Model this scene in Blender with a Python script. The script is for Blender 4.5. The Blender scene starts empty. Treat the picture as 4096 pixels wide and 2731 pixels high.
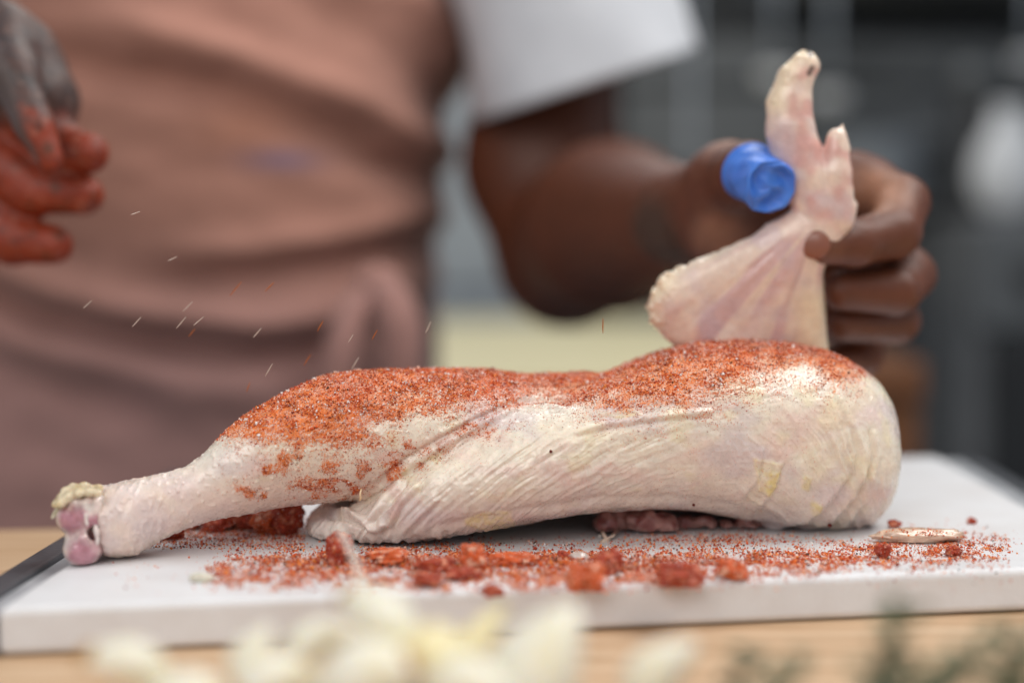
import bpy, bmesh, math, random
import numpy as np
from mathutils import Vector
random.seed(7)
rng = np.random.default_rng(11)
S = bpy.context.scene
C = S.collection
R = math.radians

# ------------------------------------------------------------------ camera
H = 0.1144                       # lens height above the cutting board
PITCH = R(3.877)
FPX = 5689.0                     # focal length in photo pixels (50 mm on 36 mm)
K = 4096.0 / 2352.0
cam_d = bpy.data.cameras.new('camera')
cam = bpy.data.objects.new('camera', cam_d)
C.objects.link(cam)
cam.location = (0, 0, H)
cam.rotation_euler = (math.pi / 2 - PITCH, 0, 0)
cam_d.lens = 50; cam_d.sensor_width = 36
cam_d.clip_start = 0.02; cam_d.clip_end = 60
cam_d.dof.use_dof = True
cam_d.dof.focus_distance = 0.535
cam_d.dof.aperture_fstop = 2.2
S.camera = cam

# ------------------------------------------------------------------ light
S.world = bpy.data.worlds.new('World')
S.world.use_nodes = True
bgn = S.world.node_tree.nodes['Background']
bgn.inputs[0].default_value = (0.80, 0.90, 1.0, 1)
bgn.inputs[1].default_value = 0.43

def area(name, loc, target, sx, sy, power, col):
    l = bpy.data.lights.new(name, 'AREA'); l.shape = 'RECTANGLE'
    l.size = sx; l.size_y = sy; l.energy = power; l.color = col
    o = bpy.data.objects.new(name, l); C.objects.link(o)
    o.location = loc
    o.rotation_euler = (Vector(target) - Vector(loc)).to_track_quat('-Z', 'Y').to_euler()
    return o
area('window_light', (0.75, 0.62, 1.35), (0.0, 0.6, 0.0), 1.0, 0.8, 18.0, (1.0, 0.97, 0.93))
area('counter_fill', (0.1, 2.35, 1.7), (0.1, 2.3, 0.0), 0.9, 0.6, 11.0, (1.0, 0.97, 0.92))  # added fill lamp that brightens the back counter, no known fixture there
area('room_light', (-0.5, -0.7, 1.0), (0.0, 0.55, 0.0), 1.2, 0.8, 12.0, (1.0, 0.95, 0.90))

S.view_settings.view_transform = 'Standard'
S.view_settings.look = 'None'
S.view_settings.exposure = 0.0
S.view_settings.gamma = 1.0
S.render.engine = 'CYCLES'
S.cycles.use_denoising = True
S.cycles.max_bounces = 8
S.cycles.sample_clamp_indirect = 4.0

# ------------------------------------------------------------------ helpers
sp, cp = math.sin(PITCH), math.cos(PITCH)
def P(dx, dy, Y):
    """world point at depth Y along a sight line measured on the photo (2352 wide)"""
    sx = (dx * K - 2048) / FPX; sy = (1365.5 - dy * K) / FPX
    d = np.array([sx, cp + sy * sp, -sp + sy * cp])
    t = Y / d[1]
    return np.array([0, 0, H]) + d * t
def G(dx, dy, z=0.0):
    sx = (dx * K - 2048) / FPX; sy = (1365.5 - dy * K) / FPX
    d = np.array([sx, cp + sy * sp, -sp + sy * cp])
    t = (z - H) / d[2]
    return np.array([0, 0, H]) + d * t
def U(Y): return K / FPX * Y          # metres per measured pixel at depth Y

def tag(o, label=None, cat=None, group=None, kind=None):
    if label: o['label'] = label
    if cat: o['category'] = cat
    if group: o['group'] = group
    if kind: o['kind'] = kind
    return o
def mesh_from(name, v, quads, mat, parent=None, smooth=True):
    me = bpy.data.meshes.new(name)
    v = np.asarray(v, dtype=np.float32); q = np.asarray(quads, dtype=np.int32)
    n = q.shape[1]
    me.vertices.add(len(v)); me.vertices.foreach_set('co', v.ravel())
    me.loops.add(q.size); me.loops.foreach_set('vertex_index', q.ravel())
    me.polygons.add(len(q))
    me.polygons.foreach_set('loop_start', np.arange(0, q.size, n, dtype=np.int32))
    me.update(calc_edges=True); me.validate()
    me.polygons.foreach_set('use_smooth', np.full(len(me.polygons), smooth))
    if mat: me.materials.append(mat)
    o = bpy.data.objects.new(name, me); C.objects.link(o)
    if parent: o.parent = parent
    return o
def obj_bm(name, bm, mat, parent=None, smooth=True):
    me = bpy.data.meshes.new(name)
    bmesh.ops.recalc_face_normals(bm, faces=bm.faces)
    bm.to_mesh(me); bm.free()
    me.polygons.foreach_set('use_smooth', np.full(len(me.polygons), smooth))
    if mat: me.materials.append(mat)
    o = bpy.data.objects.new(name, me); C.objects.link(o)
    if parent: o.parent = parent
    return o
def empty(name, loc=(0, 0, 0)):
    o = bpy.data.objects.new(name, None); C.objects.link(o); o.location = loc
    return o
def get_co(me):
    a = np.empty(len(me.vertices) * 3, np.float32); me.vertices.foreach_get('co', a); return a.reshape(-1, 3)
def get_no(me):
    a = np.empty(len(me.vertices) * 3, np.float32); me.vertices.foreach_get('normal', a); return a.reshape(-1, 3)
def set_co(me, v):
    me.vertices.foreach_set('co', np.asarray(v, np.float32).ravel()); me.update()
def set_col(me, name, c):
    a = me.color_attributes.new(name, 'FLOAT_COLOR', 'POINT')
    c = np.asarray(c, np.float32)
    if c.shape[1] == 3: c = np.hstack([c, np.ones((len(c), 1), np.float32)])
    a.data.foreach_set('color', c.ravel())
def set_f(me, name, c):
    a = me.attributes.new(name, 'FLOAT', 'POINT'); a.data.foreach_set('value', np.asarray(c, np.float32))
def subdivide(o, lv):
    m = o.modifiers.new('s', 'SUBSURF'); m.levels = lv; m.render_levels = lv
    dg = bpy.context.evaluated_depsgraph_get(); dg.update()
    me = bpy.data.meshes.new_from_object(o.evaluated_get(dg), depsgraph=dg)
    o.modifiers.clear(); old = o.data; nm = old.name; o.data = me
    bpy.data.meshes.remove(old); me.name = nm
    me.polygons.foreach_set('use_smooth', np.full(len(me.polygons), True))

# numpy value noise
_T = rng.random((64, 64, 64)).astype(np.float32) * 2 - 1
def noise3(x, y, z):
    x = np.asarray(x, np.float32) + 500; y = np.asarray(y, np.float32) + 500; z = np.asarray(z, np.float32) + 500
    x, y, z = np.broadcast_arrays(x, y, z)
    xi = np.floor(x).astype(np.int64); yi = np.floor(y).astype(np.int64); zi = np.floor(z).astype(np.int64)
    fx = x - xi; fy = y - yi; fz = z - zi
    fx = fx * fx * (3 - 2 * fx); fy = fy * fy * (3 - 2 * fy); fz = fz * fz * (3 - 2 * fz)
    a = 0
    for i in (0, 1):
        for j in (0, 1):
            for k in (0, 1):
                w = (fx if i else 1 - fx) * (fy if j else 1 - fy) * (fz if k else 1 - fz)
                a = a + w * _T[(xi + i) & 63, (yi + j) & 63, (zi + k) & 63]
    return a
def fbm(x, y, z, o=3):
    s = 0; a = 1.0; t = 0
    for i in range(o):
        s = s + a * noise3(x * 2 ** i + 17 * i, y * 2 ** i - 9 * i, z * 2 ** i + 5 * i); t += a; a *= 0.5
    return s / t
def sstep(a, b, x):
    t = np.clip((x - a) / (b - a), 0, 1); return t * t * (3 - 2 * t)

def smin(a, b, k):
    h = np.clip(0.5 + 0.5 * (b - a) / k, 0, 1)
    return b + (a - b) * h - k * h * (1 - h)
class Field:
    """signed distance field on a (possibly uneven) grid"""
    def __init__(s, xs, ys, zs):
        s.xs, s.ys, s.zs = [np.asarray(a, np.float32) for a in (xs, ys, zs)]
        s.f = np.full((len(xs), len(ys), len(zs)), 0.06, np.float32)
    def box(s, lo, hi):
        sl = []
        for a, l, h in zip((s.xs, s.ys, s.zs), lo, hi):
            i = max(0, np.searchsorted(a, l) - 1); j = min(len(a), np.searchsorted(a, h) + 1)
            sl.append(slice(i, j))
        return tuple(sl)
    def put(s, fn, lo, hi, k, op='add'):
        sl = s.box(lo, hi)
        X = s.xs[sl[0]][:, None, None]; Y = s.ys[sl[1]][None, :, None]; Z = s.zs[sl[2]][None, None, :]
        if 0 in s.f[sl].shape: return
        d = fn(X, Y, Z).astype(np.float32)
        if op == 'add': s.f[sl] = smin(s.f[sl], d, k)
        else: s.f[sl] = -smin(-s.f[sl], d, k)
    def cone(s, a, b, ra, rb, k=0.004, ysc=1.0, op='add'):
        a = np.array(a, float); b = np.array(b, float)
        m = max(ra, rb) + max(3 * k, 0.012)
        lo = np.minimum(a, b) - m; hi = np.maximum(a, b) + m
        w = np.array([1, ysc, 1]); d = (b - a) * w; dd = float(d @ d) + 1e-12
        def fn(X, Y, Z):
            px, py, pz = X - a[0], (Y - a[1]) * ysc, Z - a[2]
            t = np.clip((px * d[0] + py * d[1] + pz * d[2]) / dd, 0, 1)
            r = np.sqrt((px - t * d[0]) ** 2 + (py - t * d[1]) ** 2 + (pz - t * d[2]) ** 2)
            return r - (ra + (rb - ra) * t)
        s.put(fn, lo, hi, k, op)
    def ball(s, c, r, k=0.004, op='add'):
        c = np.array(c, float); r = np.array(r, float) * np.ones(3)
        def fn(X, Y, Z):
            q = np.sqrt(((X - c[0]) / r[0]) ** 2 + ((Y - c[1]) / r[1]) ** 2 + ((Z - c[2]) / r[2]) ** 2)
            return (q - 1) * r.min()
        m = 0.014 + 3 * k
        s.put(fn, c - r - m, c + r + m, k, op)
    def loft(s, tab, k=0.004, p=2.0, sm=6):
        """tab rows: x, ztop, zbot, yc, ry"""
        t = np.array(tab, float); xs = s.xs.astype(float)
        fine = np.linspace(t[0, 0], t[-1, 0], 200)
        cols = [np.interp(fine, t[:, 0], t[:, j]) for j in range(1, 5)]
        ker = np.hanning(2 * sm + 3)[1:-1]; ker /= ker.sum()
        cols = [np.convolve(np.pad(c, sm, mode='edge'), ker, 'valid') for c in cols]
        zt, zb, yc, ry = [np.interp(xs, fine, c)[:, None, None] for c in cols]
        over = np.maximum(np.maximum(t[0, 0] - xs, xs - t[-1, 0]), 0)[:, None, None]
        rz = np.maximum((zt - zb) / 2, 0.002); zc = (zt + zb) / 2; ry = np.maximum(ry, 0.002)
        Y = s.ys[None, :, None]; Z = s.zs[None, None, :]
        q = ((np.abs(Y - yc) / ry) ** p + (np.abs(Z - zc) / rz) ** p) ** (1 / p)
        d = (q - 1) * np.minimum(rz, ry)
        xd = np.maximum(t[0, 0] - xs, xs - t[-1, 0])[:, None, None]
        d = -smin(-d, -(xd + 0 * d), 0.007)
        s.f = smin(s.f, d.astype(np.float32), k)
    def mesh(s):
        f = s.f; ins = f < 0
        nx, ny, nz = f.shape
        c = np.zeros((nx - 1, ny - 1, nz - 1), np.uint8)
        for i in (0, 1):
            for j in (0, 1):
                for k in (0, 1):
                    c += ins[i:nx - 1 + i, j:ny - 1 + j, k:nz - 1 + k]
        act = (c > 0) & (c < 8)
        I, J, L = np.nonzero(act)
        idx = np.full(act.shape, -1, np.int32); idx[I, J, L] = np.arange(len(I))
        acc = np.zeros((len(I), 3)); cnt = np.zeros(len(I))
        cor = [(i, j, k) for i in (0, 1) for j in (0, 1) for k in (0, 1)]
        ax = (s.xs, s.ys, s.zs)
        for a in cor:
            for d in range(3):
                if a[d] == 0:
                    b = list(a); b[d] = 1
                    fa = f[I + a[0], J + a[1], L + a[2]]; fb = f[I + b[0], J + b[1], L + b[2]]
                    m = (fa < 0) != (fb < 0)
                    t = np.where(m, fa / np.where(m, fa - fb, 1), 0)
                    pa = np.stack([ax[0][I + a[0]], ax[1][J + a[1]], ax[2][L + a[2]]], 1)
                    pb = np.stack([ax[0][I + b[0]], ax[1][J + b[1]], ax[2][L + b[2]]], 1)
                    acc += np.where(m[:, None], pa + (pb - pa) * t[:, None], 0); cnt += m
        V = acc / np.maximum(cnt, 1)[:, None]
        quads = []
        for d in range(3):
            e1, e2 = [(1, 2), (2, 0), (0, 1)][d]
            sl0 = [slice(None)] * 3; sl1 = [slice(None)] * 3
            sl0[d] = slice(0, -1); sl1[d] = slice(1, None)
            for e in (e1, e2):
                sl0[e] = slice(1, -1); sl1[e] = slice(1, -1)
            A = ins[tuple(sl0)]; B = ins[tuple(sl1)]
            ch = np.nonzero(A != B)
            p = [ch[0], ch[1], ch[2]]
            p[e1] = p[e1] + 1; p[e2] = p[e2] + 1
            def cell(o1, o2):
                q = list(p); q[e1] = q[e1] - o1; q[e2] = q[e2] - o2
                return idx[q[0], q[1], q[2]]
            q = np.stack([cell(1, 1), cell(0, 1), cell(0, 0), cell(1, 0)], 1)
            flip = ~A[ch]
            q[flip] = q[flip][:, ::-1]
            quads.append(q)
        Q = np.concatenate(quads); Q = Q[(Q >= 0).all(1)]
        return V, Q
def lap(V, Q, it=2, w=0.5):
    E = np.concatenate([Q[:, [0, 1]], Q[:, [1, 2]], Q[:, [2, 3]], Q[:, [3, 0]]])
    for _ in range(it):
        s = np.zeros_like(V); n = np.zeros(len(V))
        for c in range(3):
            s[:, c] = np.bincount(E[:, 0], V[E[:, 1], c], len(V)) + np.bincount(E[:, 1], V[E[:, 0], c], len(V))
        n = np.bincount(E[:, 0], minlength=len(V)) + np.bincount(E[:, 1], minlength=len(V))
        V = V + w * (s / np.maximum(n, 1)[:, None] - V)
    return V
def seg_dist(u, v, pts):
    """distance to a polyline and signed side"""
    best = np.full(u.shape, 1e9); side = np.zeros(u.shape); tt = np.zeros(u.shape)
    n = len(pts) - 1
    for i in range(n):
        ax, ay = pts[i]; bx, by = pts[i + 1]
        dx, dy = bx - ax, by - ay; L2 = dx * dx + dy * dy
        t = np.clip(((u - ax) * dx + (v - ay) * dy) / L2, 0, 1)
        ex = u - ax - t * dx; ey = v - ay - t * dy
        d = np.sqrt(ex * ex + ey * ey)
        m = d < best
        best = np.where(m, d, best)
        side = np.where(m, np.sign(dx * ey - dy * ex), side)
        tt = np.where(m, (i + t) / n, tt)
    return best, side, tt

# ------------------------------------------------------------------ materials
class M:
    def __init__(s, name, base=(0.5, 0.5, 0.5), rough=0.5, spec=0.5, metal=0.0):
        s.m = bpy.data.materials.new(name); s.m.use_nodes = True
        s.nt = s.m.node_tree; s.N = s.nt.nodes; s.L = s.nt.links
        s.b = s.N['Principled BSDF']
        s.b.inputs['Base Color'].default_value = (*base, 1)
        s.b.inputs['Roughness'].default_value = rough
        s.b.inputs['Specular IOR Level'].default_value = spec
        s.b.inputs['Metallic'].default_value = metal
        s.co = None
    def coord(s, kind='Object'):
        if s.co is None: s.co = s.N.new('ShaderNodeTexCoord')
        return s.co.outputs[kind]
    def noise(s, scale, detail=4, rough=0.5, vec=None, stretch=None):
        n = s.N.new('ShaderNodeTexNoise'); n.inputs['Scale'].default_value = scale
        n.inputs['Detail'].default_value = detail; n.inputs['Roughness'].default_value = rough
        src = vec or s.coord()
        if stretch:
            mp = s.N.new('ShaderNodeMapping'); mp.inputs['Scale'].default_value = stretch
            s.L.new(src, mp.inputs['Vector']); src = mp.outputs[0]
        s.L.new(src, n.inputs['Vector']); return n.outputs['Fac']
    def ramp(s, fac, stops):
        r = s.N.new('ShaderNodeValToRGB'); s.L.new(fac, r.inputs[0])
        e = r.color_ramp.elements
        while len(e) < len(stops): e.new(0.5)
        for i, (p, c) in enumerate(stops):
            e[i].position = p; e[i].color = (*c, 1) if len(c) == 3 else c
        return r.outputs[0]
    def mix(s, fac, a, b, mode='MIX'):
        n = s.N.new('ShaderNodeMix'); n.data_type = 'RGBA'; n.blend_type = mode
        for k, v in ((0, fac), (6, a), (7, b)):
            if isinstance(v, (int, float)): n.inputs[k].default_value = v
            elif isinstance(v, tuple): n.inputs[k].default_value = (*v, 1)
            else: s.L.new(v, n.inputs[k])
        return n.outputs[2]
    def math(s, op, a, b=0.0):
        n = s.N.new('ShaderNodeMath'); n.operation = op
        for k, v in ((0, a), (1, b)):
            if isinstance(v, (int, float)): n.inputs[k].default_value = v
            else: s.L.new(v, n.inputs[k])
        return n.outputs[0]
    def attr(s, name, out='Color'):
        n = s.N.new('ShaderNodeAttribute'); n.attribute_name = name; return n.outputs[out]
    def base(s, sock): s.L.new(sock, s.b.inputs['Base Color']); return s
    def rough(s, sock): s.L.new(sock, s.b.inputs['Roughness']); return s
    def bump(s, h, dist=0.001, st=0.5):
        n = s.N.new('ShaderNodeBump'); n.inputs['Distance'].default_value = dist; n.inputs['Strength'].default_value = st
        s.L.new(h, n.inputs['Height']); s.L.new(n.outputs[0], s.b.inputs['Normal']); return s
    def sss(s, w, rad, scale):
        s.b.inputs['Subsurface Weight'].default_value = w
        s.b.inputs['Subsurface Radius'].default_value = rad
        s.b.inputs['Subsurface Scale'].default_value = scale; return s
    def set(s, k, v): s.b.inputs[k].default_value = v; return s

# chicken skin: colour per vertex + fine relief
mt = M('raw_skin', rough=0.36, spec=0.55)
col = mt.attr('col'); spf = mt.attr('spice', 'Fac')
n1 = mt.noise(2600, 3, 0.6); n2 = mt.noise(900, 4, 0.6)
blot = mt.ramp(mt.noise(220, 5, 0.65), [(0.35, (0.93, 0.90, 0.88)), (0.62, (1.04, 1.03, 1.0))])
skc = mt.mix(1.0, col, blot, 'MULTIPLY')
powc = mt.ramp(n1, [(0.34, (0.26, 0.024, 0.005)), (0.47, (0.62, 0.085, 0.010)), (0.59, (0.80, 0.20, 0.03)), (0.70, (0.88, 0.50, 0.34))])
powc = mt.mix(mt.ramp(mt.noise(28, 2), [(0.45, (0, 0, 0)), (0.62, (1, 1, 1))]), powc, mt.mix(0.55, powc, (0.90, 0.26, 0.05)))
th = mt.math('SUBTRACT', 0.655, mt.math('MULTIPLY', spf, 0.32))
nn = mt.math('ADD', mt.math('MULTIPLY', n1, 0.65), mt.math('MULTIPLY', n2, 0.35))
cov = mt.math('MULTIPLY', mt.math('SUBTRACT', nn, th), 9.0)
covn = mt.N.new('ShaderNodeClamp'); mt.L.new(cov, covn.inputs[0])
mt.base(mt.mix(covn.outputs[0], skc, powc))
mt.rough(mt.math('ADD', mt.math('MULTIPLY', covn.outputs[0], 0.4), mt.math('ADD', 0.14, mt.math('MULTIPLY', n2, 0.30))))
mt.bump(mt.math('ADD', mt.math('MULTIPLY', n2, 0.6), mt.math('MULTIPLY', mt.noise(2200, 3, .6), mt.math('ADD', 0.12, covn.outputs[0]))), 0.0005, 0.45)
mt.sss(0.35, (1.0, 0.62, 0.50), 0.0014)
mt.L.new(mt.math('MULTIPLY', mt.math('SUBTRACT', 1.0, covn.outputs[0]), 0.35), mt.b.inputs['Subsurface Weight'])
mt.L.new(mt.math('MULTIPLY', mt.math('SUBTRACT', 1.0, covn.outputs[0]), 0.32), mt.b.inputs['Coat Weight'])
mt.set('Coat Roughness', 0.14)
SKIN = mt.m

mt = M('bone_cartilage', rough=0.2, spec=0.6)
mt.base(mt.mix(1.0, mt.attr('col'), mt.ramp(mt.noise(400, 4), [(0.3, (0.8, 0.75, 0.75)), (0.7, (1.1, 1.1, 1.1))]), 'MULTIPLY'))
mt.bump(mt.noise(700, 3), 0.0004, 0.3).sss(0.3, (1.0, 0.5, 0.4), 0.0010).set('Coat Weight', .5)
BONE = mt.m

mt = M('spice_grain', rough=0.6, spec=0.4); mt.base(mt.attr('col')); mt.set('Coat Weight', 0.15); GRAIN = mt.m
def clump_mat(name, a, b, c):
    mt = M(name, rough=0.7, spec=0.3)
    mt.base(mt.ramp(mt.noise(1500, 4, 0.7), [(0.3, a), (0.48, b), (0.62, b), (0.72, c)]))
    mt.bump(mt.noise(2400, 3, .6), 0.0006, 0.9)
    return mt.m
CLUMP = clump_mat('spice_paste', (0.16, 0.018, 0.008), (0.50, 0.065, 0.016), (0.80, 0.42, 0.28))
CLUMP2 = clump_mat('spice_paste_orange', (0.40, 0.06, 0.012), (0.72, 0.19, 0.035), (0.90, 0.60, 0.36))
DARKSEED = clump_mat('dark_seed', (0.05, 0.008, 0.006), (0.16, 0.02, 0.012), (0.30, 0.10, 0.06))

mt = M('white_plastic', rough=0.42, spec=0.5)
mt.base(mt.mix(mt.ramp(mt.noise(22, 5, .65), [(0.35, (0, 0, 0)), (0.7, (.6, .6, .6))]), (0.77, 0.77, 0.785), (0.64, 0.60, 0.585)))
scr = mt.noise(60, 6, 0.75, stretch=(1, 14, 1))
def cuts(rot, sc, lo):
    mp = mt.N.new('ShaderNodeMapping'); mp.inputs['Rotation'].default_value = (0, 0, rot); mp.inputs['Scale'].default_value = (sc * .06, sc, sc)
    mt.L.new(mt.coord(), mp.inputs[0]); v_ = mt.N.new('ShaderNodeTexVoronoi'); v_.feature = 'DISTANCE_TO_EDGE'; v_.inputs['Scale'].default_value = 1; mt.L.new(mp.outputs[0], v_.inputs['Vector'])
    m_ = mt.math('LESS_THAN', v_.outputs['Distance'], 0.012); return mt.math('MULTIPLY', m_, mt.math('GREATER_THAN', mt.noise(sc * .3, 2), lo))
ct1 = cuts(.5, 180, .52); ct2 = cuts(-.9, 150, .54); ct3 = cuts(1.4, 120, .5)
ctt = mt.math('MAXIMUM', ct1, mt.math('MAXIMUM', ct2, ct3))
mt.bump(mt.math('SUBTRACT', mt.math('ADD', mt.noise(900, 4, .7), mt.math('MULTIPLY', scr, 1.5)), ctt), 0.0005, 0.30)
mt.rough(mt.math('ADD', 0.28, mt.math('MULTIPLY', scr, 0.35)))
BOARD = mt.m
mt = M('grey_plastic', rough=0.35)
mt.base(mt.ramp(mt.noise(80, 4), [(0.3, (0.30, 0.31, 0.33)), (0.7, (0.42, 0.43, 0.45))])); mt.bump(mt.noise(700, 3), 0.0003, 0.3)
GREYP = mt.m
mt = M('dark_rubber', rough=0.4)
mt.base(mt.ramp(mt.noise(60, 4), [(0.3, (0.035, 0.038, 0.045)), (0.7, (0.075, 0.08, 0.09))])); mt.bump(mt.noise(500, 3), 0.0004, 0.4)
RUBBER = mt.m

def wood(name, a, b, c, scale=9, st=(1, 14, 14), rough=0.55):
    mt = M(name, rough=rough, spec=0.4)
    g = mt.noise(scale, 8, 0.62, stretch=st); big = mt.noise(5, 3)
    colr = mt.ramp(g, [(0.30, a), (0.5, b), (0.72, c)])
    mt.base(mt.mix(mt.math('MULTIPLY', big, 0.5), colr, a))
    mt.bump(g, 0.0008, 0.5)
    return mt.m
WOOD = wood('pale_wood', (0.42, 0.25, 0.13), (0.62, 0.42, 0.26), (0.74, 0.56, 0.38))
YWOOD = wood('yellow_wood', (0.78, 0.68, 0.40), (0.86, 0.77, 0.50), (0.90, 0.83, 0.58))
BWOOD = wood('brown_wood', (0.10, 0.035, 0.012), (0.20, 0.075, 0.028), (0.30, 0.13, 0.05))

mt = M('garlic_flesh', rough=0.38, spec=0.45)
mt.base(mt.ramp(mt.noise(60, 4, .6), [(0.3, (0.74, 0.69, 0.48)), (0.5, (0.80, 0.77, 0.67)), (0.75, (0.76, 0.66, 0.38))]))
mt.bump(mt.noise(260, 3), 0.0004, 0.4).sss(0.4, (1, 0.8, 0.4), 0.004); GARLIC = mt.m
mt = M('garlic_flesh_yellow', rough=0.4); mt.base(mt.ramp(mt.noise(60, 4, .6), [(0.3, (0.78, 0.66, 0.34)), (0.7, (0.85, 0.78, 0.55))]))
mt.sss(0.4, (1, 0.8, 0.4), 0.004); GARLIC2 = mt.m
mt = M('garlic_root', rough=0.7); mt.base(mt.ramp(mt.noise(300, 4), [(0.3, (0.40, 0.20, 0.05)), (0.7, (0.60, 0.36, 0.12))])); ROOT = mt.m
mt = M('garlic_paper', rough=0.5); mt.base(mt.ramp(mt.noise(40, 4), [(0.3, (0.80, 0.76, 0.62)), (0.7, (0.86, 0.84, 0.76))]))
mt.set('Transmission Weight', 0.0); mt.set('Alpha', 0.24); mt.bump(mt.noise(300, 4, stretch=(1, 1, .1)), 0.0005, 0.5); PAPER = mt.m
mt = M('herb_leaf', rough=0.5); mt.base(mt.ramp(mt.noise(120, 4), [(0.3, (0.06, 0.085, 0.045)), (0.7, (0.16, 0.20, 0.11))])); mt.bump(mt.noise(600, 3), 0.0004, 0.5); HERB = mt.m
mt = M('herb_stem', rough=0.6); mt.base(mt.ramp(mt.noise(200, 3), [(0.3, (0.10, 0.08, 0.04)), (0.7, (0.20, 0.18, 0.08))])); STEM = mt.m

mt = M('brown_skin', rough=0.42, spec=0.42)
mt.base(mt.mix(1.0, mt.attr('col'), mt.ramp(mt.noise(90, 5, .6), [(0.3, (0.82, 0.80, 0.80)), (0.7, (1.12, 1.1, 1.1))]), 'MULTIPLY'))
mt.bump(mt.math('ADD', mt.noise(500, 5, .65), mt.noise(1500, 2)), 0.0006, 0.45).sss(0.12, (1.0, 0.4, 0.2), 0.003)
BSKIN = mt.m
mt = M('finger_nail', rough=0.3, spec=0.5); mt.base(mt.ramp(mt.noise(200, 3), [(0.3, (0.20, 0.07, 0.042)), (0.7, (0.29, 0.11, 0.07))])); NAIL = mt.m
mt = M('blue_latex', rough=0.38, spec=0.5)
mt.base(mt.ramp(mt.noise(90, 3), [(0.3, (0.045, 0.17, 0.66)), (0.7, (0.075, 0.24, 0.80))])); mt.bump(mt.noise(260, 4, .6), 0.0008, 0.5); mt.sss(0.1, (.3, .5, 1), 0.002); BLUE = mt.m
mt = M('apron_cloth', rough=0.9, spec=0.15)
mt.base(mt.mix(1.0, mt.attr('col'), mt.ramp(mt.noise(14, 5, .6), [(0.3, (0.88, 0.86, 0.85)), (0.7, (1.10, 1.08, 1.08))]), 'MULTIPLY'))
mt.bump(mt.noise(900, 2), 0.0006, 0.5); mt.set('Sheen Weight', 0.2); APRON = mt.m
mt = M('white_cotton', rough=0.9, spec=0.15); mt.base(mt.ramp(mt.noise(20, 4), [(0.3, (0.50, 0.51, 0.54)), (0.7, (0.60, 0.61, 0.64))])); mt.bump(mt.noise(800, 2), 0.0006, 0.4); COTTON = mt.m

def plain(name, a, b, rough=0.5, metal=0.0, sc=6):
    mt = M(name, rough=rough, metal=metal); mt.base(mt.ramp(mt.noise(sc, 5, .6), [(0.3, a), (0.7, b)])); mt.bump(mt.noise(sc * 8, 3), 0.002, 0.2); return mt.m
WALLM = plain('dark_wall', (0.035, 0.036, 0.036), (0.06, 0.061, 0.061), 0.8, sc=2)
FLOORM = plain('grey_floor', (0.10, 0.11, 0.12), (0.16, 0.17, 0.18), 0.6)
STEEL = plain('brushed_steel', (0.085, 0.09, 0.094), (0.125, 0.13, 0.135), 0.5, 0.0)
STEELD = plain('dark_steel', (0.012, 0.012, 0.013), (0.025, 0.025, 0.027), 0.5)
BLUEGREY = plain('pale_blue_steel', (0.30, 0.33, 0.37), (0.36, 0.39, 0.43), 0.6)
GREYC = plain('grey_enamel', (0.12, 0.123, 0.13), (0.17, 0.173, 0.18), 0.5)
WHITEC = plain('white_ceramic', (0.62, 0.62, 0.63), (0.72, 0.72, 0.73), 0.35)

# ------------------------------------------------------------------ simple solids
def box_bm(bm, lo, hi, bev=0.0):
    r = bmesh.ops.create_cube(bm, size=1.0)
    for v in r['verts']:
        v.co = Vector([(lo[i] + hi[i]) / 2 + v.co[i] * (hi[i] - lo[i]) for i in range(3)])
    if bev:
        es = list({e for v in r['verts'] for e in v.link_edges})
        bmesh.ops.bevel(bm, geom=es, offset=bev, segments=3, affect='EDGES', profile=0.5)
def box(name, lo, hi, mat, parent=None, bev=0.0):
    bm = bmesh.new(); box_bm(bm, lo, hi, bev)
    return obj_bm(name, bm, mat, parent, smooth=False)
def prism(name, pts, z0, z1, mat, parent=None, bev=0.0, seg=3):
    bm = bmesh.new()
    vs = [bm.verts.new((p[0], p[1], z1)) for p in pts]
    f = bm.faces.new(vs)
    r = bmesh.ops.extrude_face_region(bm, geom=[f])
    for v in r['geom']:
        if isinstance(v, bmesh.types.BMVert): v.co.z = z0
    if bev: bmesh.ops.bevel(bm, geom=list(bm.edges), offset=bev, segments=seg, affect='EDGES', profile=0.5)
    return obj_bm(name, bm, mat, parent, smooth=False)
def lathe(name, prof, mat, loc, parent=None, n=32):
    bm = bmesh.new(); rings = []
    for r, z in prof:
        rings.append([bm.verts.new((loc[0] + r * math.cos(2 * math.pi * i / n), loc[1] + r * math.sin(2 * math.pi * i / n), loc[2] + z)) for i in range(n)])
    for a, b in zip(rings, rings[1:]):
        for i in range(n): bm.faces.new((a[i], a[(i + 1) % n], b[(i + 1) % n], b[i]))
    bm.faces.new(rings[0][::-1]); bm.faces.new(rings[-1])
    return obj_bm(name, bm, mat, parent)
def tube(name, pts, rad, mat, parent=None, n=10):
    pts = [Vector(p) for p in pts]; bm = bmesh.new(); rings = []
    rad = rad if isinstance(rad, (list, tuple)) else [rad] * len(pts)
    for i, p in enumerate(pts):
        t = (pts[min(i + 1, len(pts) - 1)] - pts[max(i - 1, 0)]).normalized()
        a = t.cross(Vector((0.31, 0.94, 0.1))).normalized(); b = t.cross(a)
        rings.append([bm.verts.new(p + rad[i] * (a * math.cos(2 * math.pi * k / n) + b * math.sin(2 * math.pi * k / n))) for k in range(n)])
    for a, b in zip(rings, rings[1:]):
        for k in range(n): bm.faces.new((a[k], a[(k + 1) % n], b[(k + 1) % n], b[k]))
    bm.faces.new(rings[0][::-1]); bm.faces.new(rings[-1])
    return obj_bm(name, bm, mat, parent)

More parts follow.
